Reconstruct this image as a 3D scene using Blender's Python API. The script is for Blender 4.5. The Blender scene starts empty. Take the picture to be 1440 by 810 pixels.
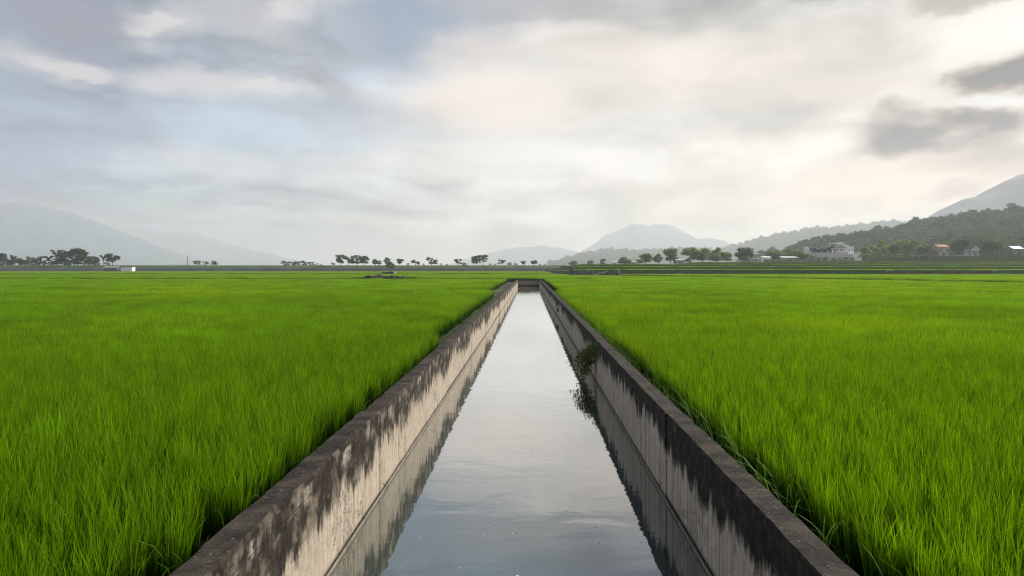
import bpy, math, random
import numpy as np
from mathutils import Vector, Matrix, noise as mnoise

random.seed(7)
RNG = np.random.default_rng(7)
R = math.radians
scene = bpy.context.scene
COL = scene.collection

# ------------------------------------------------------------------ node helper
class G:
    """small expression builder for shader nodes"""
    def __init__(s, tree): s.t = tree
    def n(s, typ, **kw):
        nd = s.t.nodes.new(typ)
        for k, v in kw.items(): setattr(nd, k, v)
        return nd
    def put(s, inp, v):
        if v is None: return
        if hasattr(v, 'is_output'): s.t.links.new(v, inp)
        elif isinstance(v, (tuple, list)):
            v = tuple(v)
            inp.default_value = v + (1,) if (inp.type == 'RGBA' and len(v) == 3) else v
        else: inp.default_value = v
    def m(s, op, a, b=None, c=None, clamp=False):
        nd = s.n('ShaderNodeMath', operation=op, use_clamp=clamp)
        for i, v in enumerate((a, b, c)): s.put(nd.inputs[i], v)
        return nd.outputs[0]
    def add(s, a, b): return s.m('ADD', a, b)
    def sub(s, a, b): return s.m('SUBTRACT', a, b)
    def mul(s, a, b): return s.m('MULTIPLY', a, b)
    def ss(s, x, a, b, lo=0.0, hi=1.0):
        nd = s.n('ShaderNodeMapRange', interpolation_type='SMOOTHSTEP')
        for i, v in enumerate((x, a, b, lo, hi)): s.put(nd.inputs[i], v)
        return nd.outputs[0]
    def lin(s, x, a, b, lo=0.0, hi=1.0):
        nd = s.n('ShaderNodeMapRange')
        for i, v in enumerate((x, a, b, lo, hi)): s.put(nd.inputs[i], v)
        return nd.outputs[0]
    def mix(s, f, a, b, mode='MIX'):
        nd = s.n('ShaderNodeMix', data_type='RGBA', blend_type=mode)
        s.put(nd.inputs[0], f); s.put(nd.inputs[6], a); s.put(nd.inputs[7], b)
        return nd.outputs[2]
    def vec(s, x, y, z):
        nd = s.n('ShaderNodeCombineXYZ')
        for i, v in enumerate((x, y, z)): s.put(nd.inputs[i], v)
        return nd.outputs[0]
    def sep(s, v):
        nd = s.n('ShaderNodeSeparateXYZ'); s.put(nd.inputs[0], v)
        return nd.outputs
    def noise(s, vec, scale, detail=4.0, rough=0.5, dist=0.0, out=0):
        nd = s.n('ShaderNodeTexNoise'); s.put(nd.inputs['Vector'], vec)
        nd.inputs['Scale'].default_value = scale; nd.inputs['Detail'].default_value = detail
        nd.inputs['Roughness'].default_value = rough; nd.inputs['Distortion'].default_value = dist
        return nd.outputs[out]
    def scale(s, col, f):
        nd = s.n('ShaderNodeVectorMath', operation='SCALE')
        s.put(nd.inputs[0], col); s.put(nd.inputs[3], f)
        return nd.outputs[0]

# ------------------------------------------------------------------ camera
# canal runs along +Y, wall tops are z = 0, camera 1.5 m above them
CAM_H, F, VX, VY = 1.5, 960.0, 744.0, 378.0     # photo pixels: focal length, vanishing point
def P(px, py, Y): return Vector(((px-VX)/F*Y, Y, CAM_H + (VY-py)/F*Y))
def PX(px, Y): return (px-VX)/F*Y
def PZ(py, Y): return CAM_H + (VY-py)/F*Y
cam = bpy.data.cameras.new('camera')
cam.sensor_width = 36.0; cam.lens = 24.0
cam.shift_x = -24/1440; cam.shift_y = -27/1440
cam.clip_start = 0.05; cam.clip_end = 30000
camo = bpy.data.objects.new('camera', cam); COL.objects.link(camo)
camo.location = (0, 0, CAM_H); camo.rotation_euler = (R(90), 0, 0)
scene.camera = camo

# ------------------------------------------------------------------ sky, sun, exposure
EXPO = 2.1
SUN_AZ, SUN_EL = R(56), R(32)          # azimuth to the right of the canal axis
sun = bpy.data.lights.new('sun', 'SUN'); sun.energy = 1.5; sun.angle = R(14); sun.color = (1, .93, .84)
suno = bpy.data.objects.new('sun', sun); COL.objects.link(suno)
sd = Vector((math.sin(SUN_AZ)*math.cos(SUN_EL), math.cos(SUN_AZ)*math.cos(SUN_EL), math.sin(SUN_EL)))
suno.rotation_euler = sd.to_track_quat('Z', 'Y').to_euler(); suno.location = (0, 0, 60)
scene.view_settings.view_transform = 'Standard'; scene.view_settings.look = 'None'
scene.view_settings.gamma = 1.0; scene.view_settings.use_curve_mapping = False
scene.view_settings.exposure = EXPO

world = bpy.data.worlds.new('World'); scene.world = world; world.use_nodes = True
wt = world.node_tree; wt.nodes.clear(); g = G(wt)
BG = 0.1
sky = g.n('ShaderNodeTexSky', sky_type='NISHITA', sun_disc=False)
sky.sun_elevation = SUN_EL; sky.sun_rotation = SUN_AZ
sky.air_density = 1.2; sky.dust_density = 3.0
tc = g.n('ShaderNodeTexCoord')
D = tc.outputs['Generated']
dx, dy, dz = g.sep(D)
az = g.m('ARCTAN2', dx, dy)
el = g.m('ARCSINE', g.m('MAXIMUM', dz, 0.0))
inv = g.m('DIVIDE', 1.0, g.add(g.m('MAXIMUM', dz, 0.0), 0.16))
PL = g.vec(g.mul(dx, inv), g.mul(dy, inv), 0.0)            # a flat cloud deck seen from below
warp = g.noise(g.vec(g.mul(dx, 1.0), dy, g.mul(dz, 1.8)), 5.0, 8, .62, out=1)
wx, wy, wz = g.sep(warp)
azw0 = g.add(az, g.mul(g.sub(wx, .5), .22))
elw0 = g.add(el, g.mul(g.sub(wy, .5), .11))
def aze(px, py):
    a = math.atan((px-VX)/F); return a, math.atan((VY-py)/F*math.cos(a))
warp2 = g.noise(g.vec(dx, dy, g.mul(dz, 1.6)), 7.0, 8, .6, out=1)
vx_, vy_, vz_ = g.sep(warp2)
az2 = g.add(az, g.mul(g.sub(vx_, .5), .15)); el2 = g.add(el, g.mul(g.sub(vy_, .5), .075))
def blob(px, py, rx, ry, lo=1.9, hi=.0, tilt=0.0, soft=False):
    azw, elw = (az2, el2) if soft else (azw0, elw0)
    a, e = aze(px, py)
    ra = rx/F*math.cos(a)**2; re = ry/F*math.cos(a)
    u = g.mul(g.sub(azw, a), 1/ra)
    v = g.add(g.mul(g.sub(elw, e), 1/re), g.mul(u, -tilt))
    return g.ss(g.add(g.mul(u, u), g.mul(v, v)), lo, hi)
def col(c): return tuple(x/(2**EXPO) for x in c)
n1 = g.noise(PL, 1.1, 7, .56, .5)
n2 = g.noise(g.vec(g.mul(dx, 1.2), dy, g.mul(dz, 3.2)), 4.2, 6, .55, .4)
n3 = g.noise(PL, .5, 3, .5)
side = g.ss(az, -.62, .25)                                  # cool in the west, warm towards the veiled sun
deck = g.mix(side, col((.335, .405, .515)), col((.80, .755, .695)))
deck = g.mix(g.ss(el, .27, .46), deck, g.mix(g.ss(az, .1, 1.0), col((.25, .30, .37)), col((.55, .54, .52))))
low = g.m('POWER', 2.718, g.mul(el, -7.5))                  # pale air towards the horizon
deck = g.mix(g.mul(low, .9), deck, g.mix(side, col((.62, .645, .67)), col((.90, .84, .77))))
c = g.add(g.mul(n1, .6), g.mul(n2, .4))
c = g.add(c, g.mul(g.sub(g.noise(g.vec(dx, dy, g.mul(dz, 2.4)), 13, 6, .6, .3), .5), .24))
c = g.ss(c, .37, .65, .72, 1.24)
deck = g.scale(deck, g.mix(low, g.vec(c, c, c), (1, 1, 1)))
gap = g.mul(g.ss(g.noise(PL, .9, 6, .55, .3), .47, .60), g.ss(az, .1, -.25, 0, .42))
deck = g.mix(g.mul(gap, g.sub(1.0, low)), deck, g.scale(sky.outputs[0], .064))   # thin places where blue sky shows
bright = [(640, 130, 150, 60, .55), (860, 120, 260, 60, .35), (1390, 30, 120, 70, .8), (300, 118, 120, 22, .8), (70, 92, 90, 22, .5),
          (490, 25, 40, 34, .9), (330, 20, 110, 30, .5), (220, 40, 70, 22, .55), (690, 215, 160, 40, .6), (860, 225, 90, 30, .6),
          (560, 245, 120, 20, .5), (280, 225, 120, 24, .45), (1400, 160, 60, 22, .55), (1200, 255, 130, 22, .4), (1040, 235, 120, 20, .35)]
for px, py, rx, ry, f in bright:
    deck = g.mix(g.mul(blob(px, py, rx, ry), f), deck, g.mix(side, col((.64, .63, .65)), col((.95, .91, .86))))
for px, py, rx, ry, f in ((492, 22, 34, 26, .8), (455, 8, 40, 16, .6), (400, 14, 50, 20, .55), (205, 40, 46, 16, .6), (365, 122, 46, 12, .5), (90, 95, 70, 14, .5), (685, 212, 60, 22, .5), (905, 228, 34, 20, .5), (655, 125, 40, 34, .5), (560, 222, 26, 22, .5)):
    deck = g.mix(g.mul(blob(px, py, rx, ry, 1.3, .45), f), deck, g.mix(side, col((.74, .715, .71)), col((.88, .85, .81))))
dark = [(580, 40, 150, 60, .9, (.33, .39, .49)), (760, 10, 130, 25, .6, (.48, .47, .48)), (60, 30, 130, 40, .8, (.34, .36, .43)), (60, 180, 170, 42, .45, (.40, .45, .54)),
        (430, 175, 220, 45, .4, (.46, .53, .62)), (1050, 130, 300, 30, .35, (.56, .54, .52)), (1190, 65, 120, 34, .4, (.50, .48, .46)),
        (900, 180, 330, 26, .25, (.62, .62, .62)), (980, 280, 220, 30, .3, (.62, .60, .57)), (1300, 232, 160, 30, .45, (.50, .47, .45)), (1350, 5, 60, 14, .7, (.40, .35, .31))]
for px, py, rx, ry, f, cc in dark:
    deck = g.mix(g.mul(blob(px, py, rx, ry), f), deck, col(cc))
for px, py, rx, ry, f in ((1230, 262, 190, 30, .8), (1350, 262, 130, 26, .8), (1010, 95, 210, 40, .35), (700, 150, 130, 36, .5), (1190, 130, 130, 24, .35), (800, 60, 200, 22, .3), (650, 90, 70, 30, .4)):
    deck = g.mix(g.mul(blob(px, py, rx, ry), f), deck, col((.93, .815, .72)))
near = [(1410, 228, 110, 24, .45, (.50, .455, .42), 0), (1325, 184, 108, 27, 1.0, (.37, .335, .315), 0), (1262, 170, 44, 25, .8, (.39, .36, .34), 0), (1345, 178, 80, 14, .7, (.30, .27, .25), 0),
        (1400, 139, 80, 9, .75, (.90, .87, .83), .15), (1418, 98, 82, 22, 1.0, (.33, .285, .25), .2), (1425, 100, 60, 12, .8, (.24, .20, .175), .2), (1345, 275, 40, 14, .45, (.50, .48, .48), .3)]
for px, py, rx, ry, f, cc, tl in near:
    deck = g.mix(g.mul(g.mul(blob(px, py, rx, ry, 2.1, .0, tl, True), f), g.ss(g.noise(g.vec(dx, dy, g.mul(dz, 2.2)), 9, 7, .6, .4), .28, .56, .5, 1.0)), deck, col(cc))
HAZE_D, HAZE_TOP = .00035, 384.0
# the deck is seen through the haze below it: what the haze adds on the way is taken off here
path = g.m('MINIMUM', g.m('DIVIDE', HAZE_TOP, g.m('MAXIMUM', dz, .002)), 6500.0)
T = g.m('POWER', 2.718, g.mul(path, -HAZE_D))
air = g.scale(g.mix(side, col((.58, .61, .63)), col((.70, .69, .67))), g.sub(1.0, T))
nd = g.n('ShaderNodeVectorMath', operation='SUBTRACT'); g.put(nd.inputs[0], deck); g.put(nd.inputs[1], air)
deck2 = g.scale(nd.outputs[0], g.m('DIVIDE', 1.0, g.m('MAXIMUM', T, .13)))
mxn = g.n('ShaderNodeVectorMath', operation='MAXIMUM'); g.put(mxn.inputs[0], deck2); mxn.inputs[1].default_value = (.008, .008, .009)
deck = mxn.outputs[0]
bgn = g.n('ShaderNodeBackground'); bgn.inputs['Strength'].default_value = BG
g.put(bgn.inputs['Color'], g.scale(deck, 1/BG))
wo = g.n('ShaderNodeOutputWorld'); wt.links.new(bgn.outputs[0], wo.inputs['Surface'])

cy = scene.cycles
cy.use_denoising = True; cy.max_bounces = 8; cy.diffuse_bounces = 3; cy.transmission_bounces = 4; cy.glossy_bounces = 3
cy.volume_bounces = 2; cy.use_adaptive_sampling = True; cy.adaptive_threshold = .01
cy.denoising_prefilter = 'NONE'; scene.render.filter_size = 1.2; cy.pixel_filter_type = 'BLACKMAN_HARRIS'; cy.filter_width = 1.2
cy.sample_clamp_indirect = 4.0

# ------------------------------------------------------------------ materials
def mat(name):
    m = bpy.data.materials.new(name); m.use_nodes = True
    t = m.node_tree; t.nodes.clear(); q = G(t)
    out = q.n('ShaderNodeOutputMaterial')
    return m, q, out
def principled(q, out, base, rough=.8, spec=.3, normal=None):
    b = q.n('ShaderNodeBsdfPrincipled')
    q.put(b.inputs['Base Color'], base); q.put(b.inputs['Roughness'], rough)
    q.put(b.inputs['Specular IOR Level'], spec)
    if normal is not None: q.put(b.inputs['Normal'], normal)
    q.t.links.new(b.outputs[0], out.inputs['Surface'])
    return b
def bump(q, h, strength=.5, dist=.02):
    b = q.n('ShaderNodeBump'); b.inputs['Strength'].default_value = strength; b.inputs['Distance'].default_value = dist
    q.put(b.inputs['Height'], h); return b.outputs[0]
def simple(name, c, rough=.8, var=.25, sc=3.0, spec=.3):
    m, q, o = mat(name)
    ps = q.n('ShaderNodeNewGeometry').outputs['Position']
    n = q.noise(ps, sc, 5, .6)
    v = q.lin(n, .3, .7, 1-var, 1+var)
    nd = q.scale(c, v)
    principled(q, o, nd, rough, spec, bump(q, q.noise(ps, sc*6, 3), .25, .01))
    return m
def leafmat(name, base, tip, trans=.4, tint=.35, patch=None, rough=.5, spec=.25):
    m, q, o = mat(name)
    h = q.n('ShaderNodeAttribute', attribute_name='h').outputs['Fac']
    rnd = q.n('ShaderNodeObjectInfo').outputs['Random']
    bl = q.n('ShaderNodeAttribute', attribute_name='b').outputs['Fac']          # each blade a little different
    if patch: h = q.m('POWER', h, 2.6)  # rice tips are yellower; canopy shade is painted into the lower blades
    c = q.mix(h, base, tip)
    v = q.lin(rnd, 0, 1, 1-tint, 1+tint)
    if patch: v = q.mul(v, q.lin(bl, 0, 1, .55, 1.25))
    if patch:
        ps = q.n('ShaderNodeNewGeometry').outputs['Position']
        pn = q.noise(ps, patch[0], 4, .6)
        v = q.mul(v, q.lin(pn, .3, .7, 1-patch[1], 1+patch[1]))
        c = q.mix(q.mul(q.ss(q.noise(ps, patch[0]*.37, 3), .45, .68), .55), c, q.mix(h, patch[2], patch[3]))
    c = q.scale(c, v)
    b = q.n('ShaderNodeBsdfPrincipled'); q.put(b.inputs['Base Color'], c); b.inputs['Roughness'].default_value = rough
    b.inputs['Specular IOR Level'].default_value = spec
    tr = q.n('ShaderNodeBsdfTranslucent'); q.put(tr.inputs['Color'], q.mix(1.0, c, (1.35, 1.25, .55), 'MULTIPLY'))
    mx = q.n('ShaderNodeMixShader'); mx.inputs[0].default_value = trans
    q.t.links.new(b.outputs[0], mx.inputs[1]); q.t.links.new(tr.outputs[0], mx.inputs[2])
    q.t.links.new(mx.outputs[0], o.inputs['Surface'])
    return m

M = {}
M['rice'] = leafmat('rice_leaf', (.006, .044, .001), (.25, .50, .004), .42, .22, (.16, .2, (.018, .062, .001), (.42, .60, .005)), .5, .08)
M['weed'] = leafmat('weed_leaf', (.035, .10, .012), (.14, .29, .035), .35, .25, None, .6, .15)
M['tree'] = leafmat('tree_leaf', (.055, .125, .045), (.15, .27, .08), .4, .3)
M['tree_light'] = leafmat('light_tree_leaf', (.06, .14, .035), (.17, .30, .065), .42, .25)
M['tree_dark'] = leafmat('dark_tree_leaf', (.018, .050, .024), (.05, .11, .045), .3, .25)
M['forest'] = leafmat('forest_leaf', (.022, .066, .022), (.065, .135, .034), .2, .5, None, .85, .05)
M['palm'] = leafmat('palm_leaf', (.012, .026, .018), (.022, .045, .028), .15, .15)
M['shrub'] = leafmat('shrub_leaf', (.09, .115, .04), (.24, .28, .09), .5, .3)
M['bark'] = simple('bark', (.075, .06, .045), .9, .35, 6)
M['twig'] = simple('twig', (.05, .038, .03), .9, .3, 30)
M['mud'] = simple('paddy_mud', (.035, .033, .022), .55, .4, 2.2, .5)
M['bank'] = simple('grass_bank', (.050, .085, .022), .9, .45, .35)
M['bank_dry'] = simple('earth_bank', (.075, .068, .05), .9, .5, .8)
M['levee_wall'] = simple('levee_concrete', (.075, .09, .10), .85, .3, .15)
M['white'] = simple('white_render', (.82, .83, .85), .75, .06, 1.2)
M['white_roof'] = simple('white_sheet_roof', (.78, .79, .80), .5, .05, .8)
M['cream'] = simple('cream_render', (.36, .33, .27), .8, .1, 1.0)
M['pink'] = simple('pink_render', (.55, .42, .38), .8, .1, 1.0)
M['grey_lilac'] = simple('grey_boundary_render', (.50, .50, .55), .8, .1, .6)
M['dark_roof'] = simple('dark_roof_tile', (.07, .075, .085), .7, .2, 1.5)
M['orange_roof'] = simple('orange_roof_tile', (.48, .17, .10), .75, .2, 1.5)
M['blue_roof'] = simple('pale_blue_sheet', (.50, .60, .68), .45, .08, 1.0)
M['grey_roof'] = simple('grey_sheet', (.30, .31, .33), .6, .12, 1.0)
M['glass'] = simple('window_glass', (.03, .035, .04), .15, .1, 1.0, .6)
M['road'] = simple('pale_concrete_road', (.30, .29, .27), .9, .12, .6)
M['pole'] = simple('pole_concrete', (.10, .10, .10), .9, .15, 2)
M['stone'] = simple('weathered_concrete', (.12, .115, .105), .9, .45, 1.6)
M['dark_stone'] = simple('dark_mossy_concrete', (.05, .052, .045), .9, .45, 1.6)
M['foam'] = simple('foam', (.75, .76, .74), .7, .05, 40)
M['hill'] = simple('wooded_hillside', (.026, .055, .024), .95, .45, .03)
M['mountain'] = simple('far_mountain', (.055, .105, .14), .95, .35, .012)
M['pipe'] = simple('dark_pipe', (.02, .02, .02), .8, .3, 10)

# ground: mud and weeds close by
m, q, o = mat('ground_soil')
ps = q.n('ShaderNodeNewGeometry').outputs['Position']
n = q.noise(ps, .12, 6, .6)
principled(q, o, q.mix(q.ss(n, .4, .62), (.032, .034, .018), (.05, .08, .02)), .85, .3, bump(q, q.noise(ps, 4, 4), .5, .05))
M['ground'] = m

# canal water
m, q, o = mat('canal_water')
ps = q.n('ShaderNodeNewGeometry').outputs['Position']
x, y, z = q.sep(ps)
w1 = q.noise(q.vec(q.mul(x, .9), q.mul(y, 1.5), 0), 1.25, 2, .45, .5)
w2 = q.noise(q.vec(q.mul(x, 2.2), q.mul(y, 5.0), 3.0), 2.2, 2, .5)
hgt = q.add(q.mul(w1, .9), q.mul(w2, .12))
nrm = bump(q, hgt, .15, .03)
b = q.n('ShaderNodeBsdfPrincipled'); q.put(b.inputs['Base Color'], q.mix(q.ss(q.noise(ps, .6, 4), .35, .65), (.034, .054, .047), (.042, .060, .050)))
b.inputs['Roughness'].default_value = .06; q.put(b.inputs['Normal'], nrm); b.inputs['Specular IOR Level'].default_value = .1
gl_ = q.n('ShaderNodeBsdfGlossy'); gl_.inputs['Roughness'].default_value = .02; gl_.inputs['Color'].default_value = (.96, .97, .98, 1); q.put(gl_.inputs['Normal'], nrm)
lw = q.n('ShaderNodeLayerWeight'); lw.inputs['Blend'].default_value = .5; q.put(lw.inputs['Normal'], nrm)
fz = q.add(.06, q.mul(q.m('POWER', lw.outputs['Facing'], 2.5), .94))
mxw = q.n('ShaderNodeMixShader'); q.put(mxw.inputs[0], fz)
q.t.links.new(b.outputs[0], mxw.inputs[1]); q.t.links.new(gl_.outputs[0], mxw.inputs[2]); q.t.links.new(mxw.outputs[0], o.inputs['Surface'])
M['water'] = m

# canal walls: pale concrete under black mould that runs down from the top
def wall_material(name, pale_a, pale_b, right):
    m, q, o = mat(name)
    geo = q.n('ShaderNodeNewGeometry'); ps = geo.outputs['Position']
    x, y, z = q.sep(ps); nx, ny, nz = q.sep(geo.outputs['True Normal'])
    d = q.mul(z, -1.0)
    lowf = q.noise(q.vec(0, y, 0), .33 if not right else .27, 2, .5)
    drip = q.noise(q.vec(0, q.mul(y, 4.6 if right else 6.0), q.mul(z, 1.0)), 1.0, 7, .64)
    fine = q.noise(ps, 11, 6, .65)
    if right: thr = q.lin(lowf, .3, .7, .12, .44)
    else: thr = q.lin(lowf, .32, .68, .56, .15)
    thr = q.add(thr, q.ss(y, 7.5, 3.5, 0, .10 if right else .16))
    edge = q.add(d, q.add(q.mul(q.sub(drip, .5), .85), q.mul(q.sub(fine, .5), .16)))
    st = q.sub(1.0, q.ss(q.sub(edge, thr), -.07, .10))
    patch = q.noise(q.vec(0, q.mul(y, 2.2), q.mul(z, 2.6)), 1.6, 6, .6)
    if right: st = q.mul(st, q.ss(patch, .30, .42, .80, 1.0))
    else: st = q.mul(st, q.ss(patch, .36, .52, .62, 1.0))
    streak = q.noise(q.vec(0, q.mul(y, 16), q.mul(z, .35)), 1.0, 4, .6)
    pale = q.mix(q.noise(ps, 1.7, 5, .6), pale_a, pale_b)
    pale = q.scale(pale, q.lin(streak, .3, .7, .55 if right else .72, 1.18))
    pale = q.scale(pale, q.lin(fine, .3, .7, .82, 1.14))
    grime = q.ss(q.noise(q.vec(0, q.mul(y, 3.0), q.mul(z, 1.4)), 1.3, 6, .65), .56, .72)
    pale = q.mix(q.mul(grime, .7), pale, (.085, .078, .068))
    damp = q.ss(q.add(d, q.mul(q.sub(fine, .5), .06)), .80, .87)
    pale = q.mix(q.mul(damp, .55), pale, (.085, .08, .06))
    h = fine
    if right:                                   # board marks of the formwork
        bd = q.m('PINGPONG', q.add(y, q.mul(q.sub(drip, .5), .02)), .16)
        ln = q.mul(q.sub(1.0, q.ss(bd, .003, .014)), q.ss(nz, .6, .3))
        pale = q.mix(q.mul(ln, .5), pale, (.07, .065, .058))
        h = q.sub(fine, q.mul(ln, .6))
    seam = q.mul(q.sub(1.0, q.ss(q.m('ABSOLUTE', q.sub(d, q.add(.13, q.mul(q.sub(lowf, .5), .06)))), .002, .010)), q.ss(q.noise(q.vec(0, y, 0), .8, 3), .42, .55))
    pale = q.mix(q.mul(seam, .7), pale, (.05, .045, .04)); h = q.sub(h, q.mul(seam, .5))
    crack = q.noise(q.vec(0, q.mul(y, .55), q.mul(z, .45)), 1.0, 8, .7)
    ck = q.sub(1.0, q.ss(q.m('ABSOLUTE', q.sub(crack, .5)), .0015, .006))
    pale = q.mix(q.mul(ck, .55), pale, (.05, .045, .04)); h = q.sub(h, q.mul(ck, .5))
    mould = q.mix(q.ss(fine, .42, .68), (.014, .0105, .008), (.052, .040, .030))
    face = q.mix(st, pale, mould)
    spk = q.noise(ps, 34, 4, .7)
    top = q.mix(q.ss(q.noise(ps, 3.2, 6, .65), .38, .68), (.017, .0135, .0105), (.064, .052, .041))
    top = q.mix(q.ss(spk, .60, .70), top, (.22, .20, .175))
    worn = q.mul(q.ss(q.noise(q.vec(0, q.mul(y, 1.6), 0), 1.0, 5, .6), .52, .66), q.mul(q.ss(d, .03, .06), q.ss(d, .24, .10)))
    if not right: face = q.mix(q.mul(worn, q.ss(fine, .38, .55)), face, (.44, .39, .32))
    base = q.mix(q.ss(nz, .45, .8), face, top)
    hh = q.add(q.mul(h, .6), q.mul(spk, .4))
    principled(q, o, base, .9, .2, bump(q, hh, 1.0, .018))
    return m
M['wall_left'] = wall_material('canal_wall_warm', (.44, .375, .29), (.34, .30, .245), False)
M['wall_right'] = wall_material('canal_wall_grey', (.68, .56, .43), (.49, .415, .33), True)

# ------------------------------------------------------------------ object helpers
def mesh_from(name, v, f, material=None, smooth=False, h=None, b=None):
    me = bpy.data.meshes.new(name)
    me.from_pydata([tuple(p) for p in v], [], [tuple(q_) for q_ in f]); me.update()
    if h is not None:
        a = me.attributes.new('h', 'FLOAT', 'POINT'); a.data.foreach_set('value', np.asarray(h, dtype=np.float32))
    if b is not None:
        a = me.attributes.new('b', 'FLOAT', 'POINT'); a.data.foreach_set('value', np.asarray(b, dtype=np.float32))
    if material: me.materials.append(material)
    if smooth: me.polygons.foreach_set('use_smooth', [True]*len(me.polygons))
    return me
def link(name, me, parent=None, loc=None):
    o = bpy.data.objects.new(name, me); COL.objects.link(o)
    if parent: o.parent = parent
    if loc is not None: o.location = loc
    return o
def tag(o, label=None, cat=None, group=None, kind=None):
    if label: o['label'] = label
    if cat: o['category'] = cat
    if group: o['group'] = group
    if kind: o['kind'] = kind
    return o
def thing(name, label, cat, loc=(0, 0, 0), rz=0, group=None):
    o = bpy.data.objects.new(name, None); COL.objects.link(o)
    o.location = loc; o.rotation_euler = (0, 0, rz); o.empty_display_size = .3
    return tag(o, label, cat, group)
class MB:
    def __init__(s): s.v = []; s.f = []
    def box(s, x0, x1, y0, y1, z0, z1):
        b = len(s.v)
        s.v += [(x0,y0,z0),(x1,y0,z0),(x1,y1,z0),(x0,y1,z0),(x0,y0,z1),(x1,y0,z1),(x1,y1,z1),(x0,y1,z1)]
        s.f += [(b,b+3,b+2,b+1),(b+4,b+5,b+6,b+7),(b,b+1,b+5,b+4),(b+1,b+2,b+6,b+5),(b+2,b+3,b+7,b+6),(b+3,b,b+4,b+7)]
        return s
    def poly_prism(s, pts, z0, z1):
        b = len(s.v); n = len(pts)
        s.v += [(p[0], p[1], z0) for p in pts] + [(p[0], p[1], z1) for p in pts]
        s.f += [tuple(b+i for i in range(n))[::-1], tuple(b+n+i for i in range(n))]
        s.f += [(b+i, b+(i+1) % n, b+n+(i+1) % n, b+n+i) for i in range(n)]
        return s
    def gable(s, x0, x1, y0, y1, z0, z1, ov=.25, th=.15, axis='x'):
        """pitched roof with thickness, ridge along axis"""
        if axis == 'x':
            ym = (y0+y1)/2; sec = [(y0-ov, z0-.1), (ym, z1), (y1+ov, z0-.1), (y1+ov, z0-.1+th), (ym, z1+th), (y0-ov, z0-.1+th)]
            r = [[(xx, a, c) for a, c in sec] for xx in (x0-ov, x1+ov)]
        else:
            xm = (x0+x1)/2; sec = [(x0-ov, z0-.1), (xm, z1), (x1+ov, z0-.1), (x1+ov, z0-.1+th), (xm, z1+th), (x0-ov, z0-.1+th)]
            r = [[(a, yy, c) for a, c in sec] for yy in (y0-ov, y1+ov)]
        b = len(s.v); s.v += r[0] + r[1]
        s.f += [(b+i, b+(i+1) % 6, b+6+(i+1) % 6, b+6+i) for i in range(6)]
        s.f += [(b, b+5, b+4, b+1), (b+1, b+4, b+3, b+2), (b+6, b+7, b+10, b+11), (b+7, b+8, b+9, b+10)]
        return s
    def tube(s, pts, rads, n=7):
        b = len(s.v)
        pts = [Vector(p) for p in pts]
        for i, (p, r) in enumerate(zip(pts, rads)):
            t = (pts[min(i+1, len(pts)-1)] - pts[max(i-1, 0)]).normalized()
            a = t.orthogonal().normalized(); c = t.cross(a)
            for k in range(n):
                an = 2*math.pi*k/n
                s.v.append(tuple(p + a*math.cos(an)*r + c*math.sin(an)*r))
        for i in range(len(pts)-1):
            for k in range(n):
                s.f.append((b+i*n+k, b+i*n+(k+1) % n, b+(i+1)*n+(k+1) % n, b+(i+1)*n+k))
        s.f.append(tuple(b+k for k in range(n))[::-1]); s.f.append(tuple(b+(len(pts)-1)*n+k for k in range(n)))
        return s
    def mesh(s, name, material, smooth=False): return mesh_from(name, s.v, s.f, material, smooth)
    def build(s, name, material, parent=None, loc=None, smooth=False): return link(name, s.mesh(name, material, smooth), parent, loc)

def instancer(name, sources, pts, rz, sc, idx, tilt=None):
    """one stuff object: geometry nodes put copies of the source meshes on the points"""
    me = bpy.data.meshes.new(name); n = len(pts)
    me.vertices.add(n); me.vertices.foreach_set('co', np.asarray(pts, np.float32).ravel())
    rot = np.zeros((n, 3), np.float32); rot[:, 2] = rz
    if tilt is not None: rot[:, :2] = tilt
    a = me.attributes.new('rot', 'FLOAT_VECTOR', 'POINT'); a.data.foreach_set('vector', rot.ravel())
    a = me.attributes.new('scl', 'FLOAT_VECTOR', 'POINT'); a.data.foreach_set('vector', np.asarray(sc, np.float32).ravel())
    a = me.attributes.new('idx', 'INT', 'POINT'); a.data.foreach_set('value', np.asarray(idx, np.int32))
    me.update()
    ob = link(name, me)
    key = 'src_' + sources
    ng = bpy.data.node_groups.new(name + '_scatter', 'GeometryNodeTree')
    ng.interface.new_socket('Geometry', in_out='INPUT', socket_type='NodeSocketGeometry')
    ng.interface.new_socket('Geometry', in_out='OUTPUT', socket_type='NodeSocketGeometry')
    N = ng.nodes; L = ng.links
    gi = N.new('NodeGroupInput'); go = N.new('NodeGroupOutput')
    ci = N.new('GeometryNodeCollectionInfo'); ci.inputs[0].default_value = SRC[sources]
    ci.inputs['Separate Children'].default_value = True; ci.inputs['Reset Children'].default_value = True
    iop = N.new('GeometryNodeInstanceOnPoints')
    iop.inputs['Pick Instance'].default_value = True
    def named(nm, dt):
        nd = N.new('GeometryNodeInputNamedAttribute'); nd.data_type = dt; nd.inputs[0].default_value = nm
        return [o_ for o_ in nd.outputs if o_.enabled and o_.name == 'Attribute'][0]
    e2r = N.new('FunctionNodeEulerToRotation')
    L.new(named('rot', 'FLOAT_VECTOR'), e2r.inputs[0]); L.new(e2r.outputs[0], iop.inputs['Rotation'])
    L.new(named('scl', 'FLOAT_VECTOR'), iop.inputs['Scale']); L.new(named('idx', 'INT'), iop.inputs['Instance Index'])
    L.new(gi.outputs[0], iop.inputs['Points']); L.new(ci.outputs[0], iop.inputs['Instance'])
    L.new(iop.outputs[0], go.inputs[0])
    md = ob.modifiers.new('scatter', 'NODES'); md.node_group = ng
    return ob
SRC = {}
def source(coll, meshes):
    c = bpy.data.collections.new(coll); SRC[coll] = c
    for i, me in enumerate(meshes):
        c.objects.link(bpy.data.objects.new('%s_%02d' % (coll, i), me))

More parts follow.
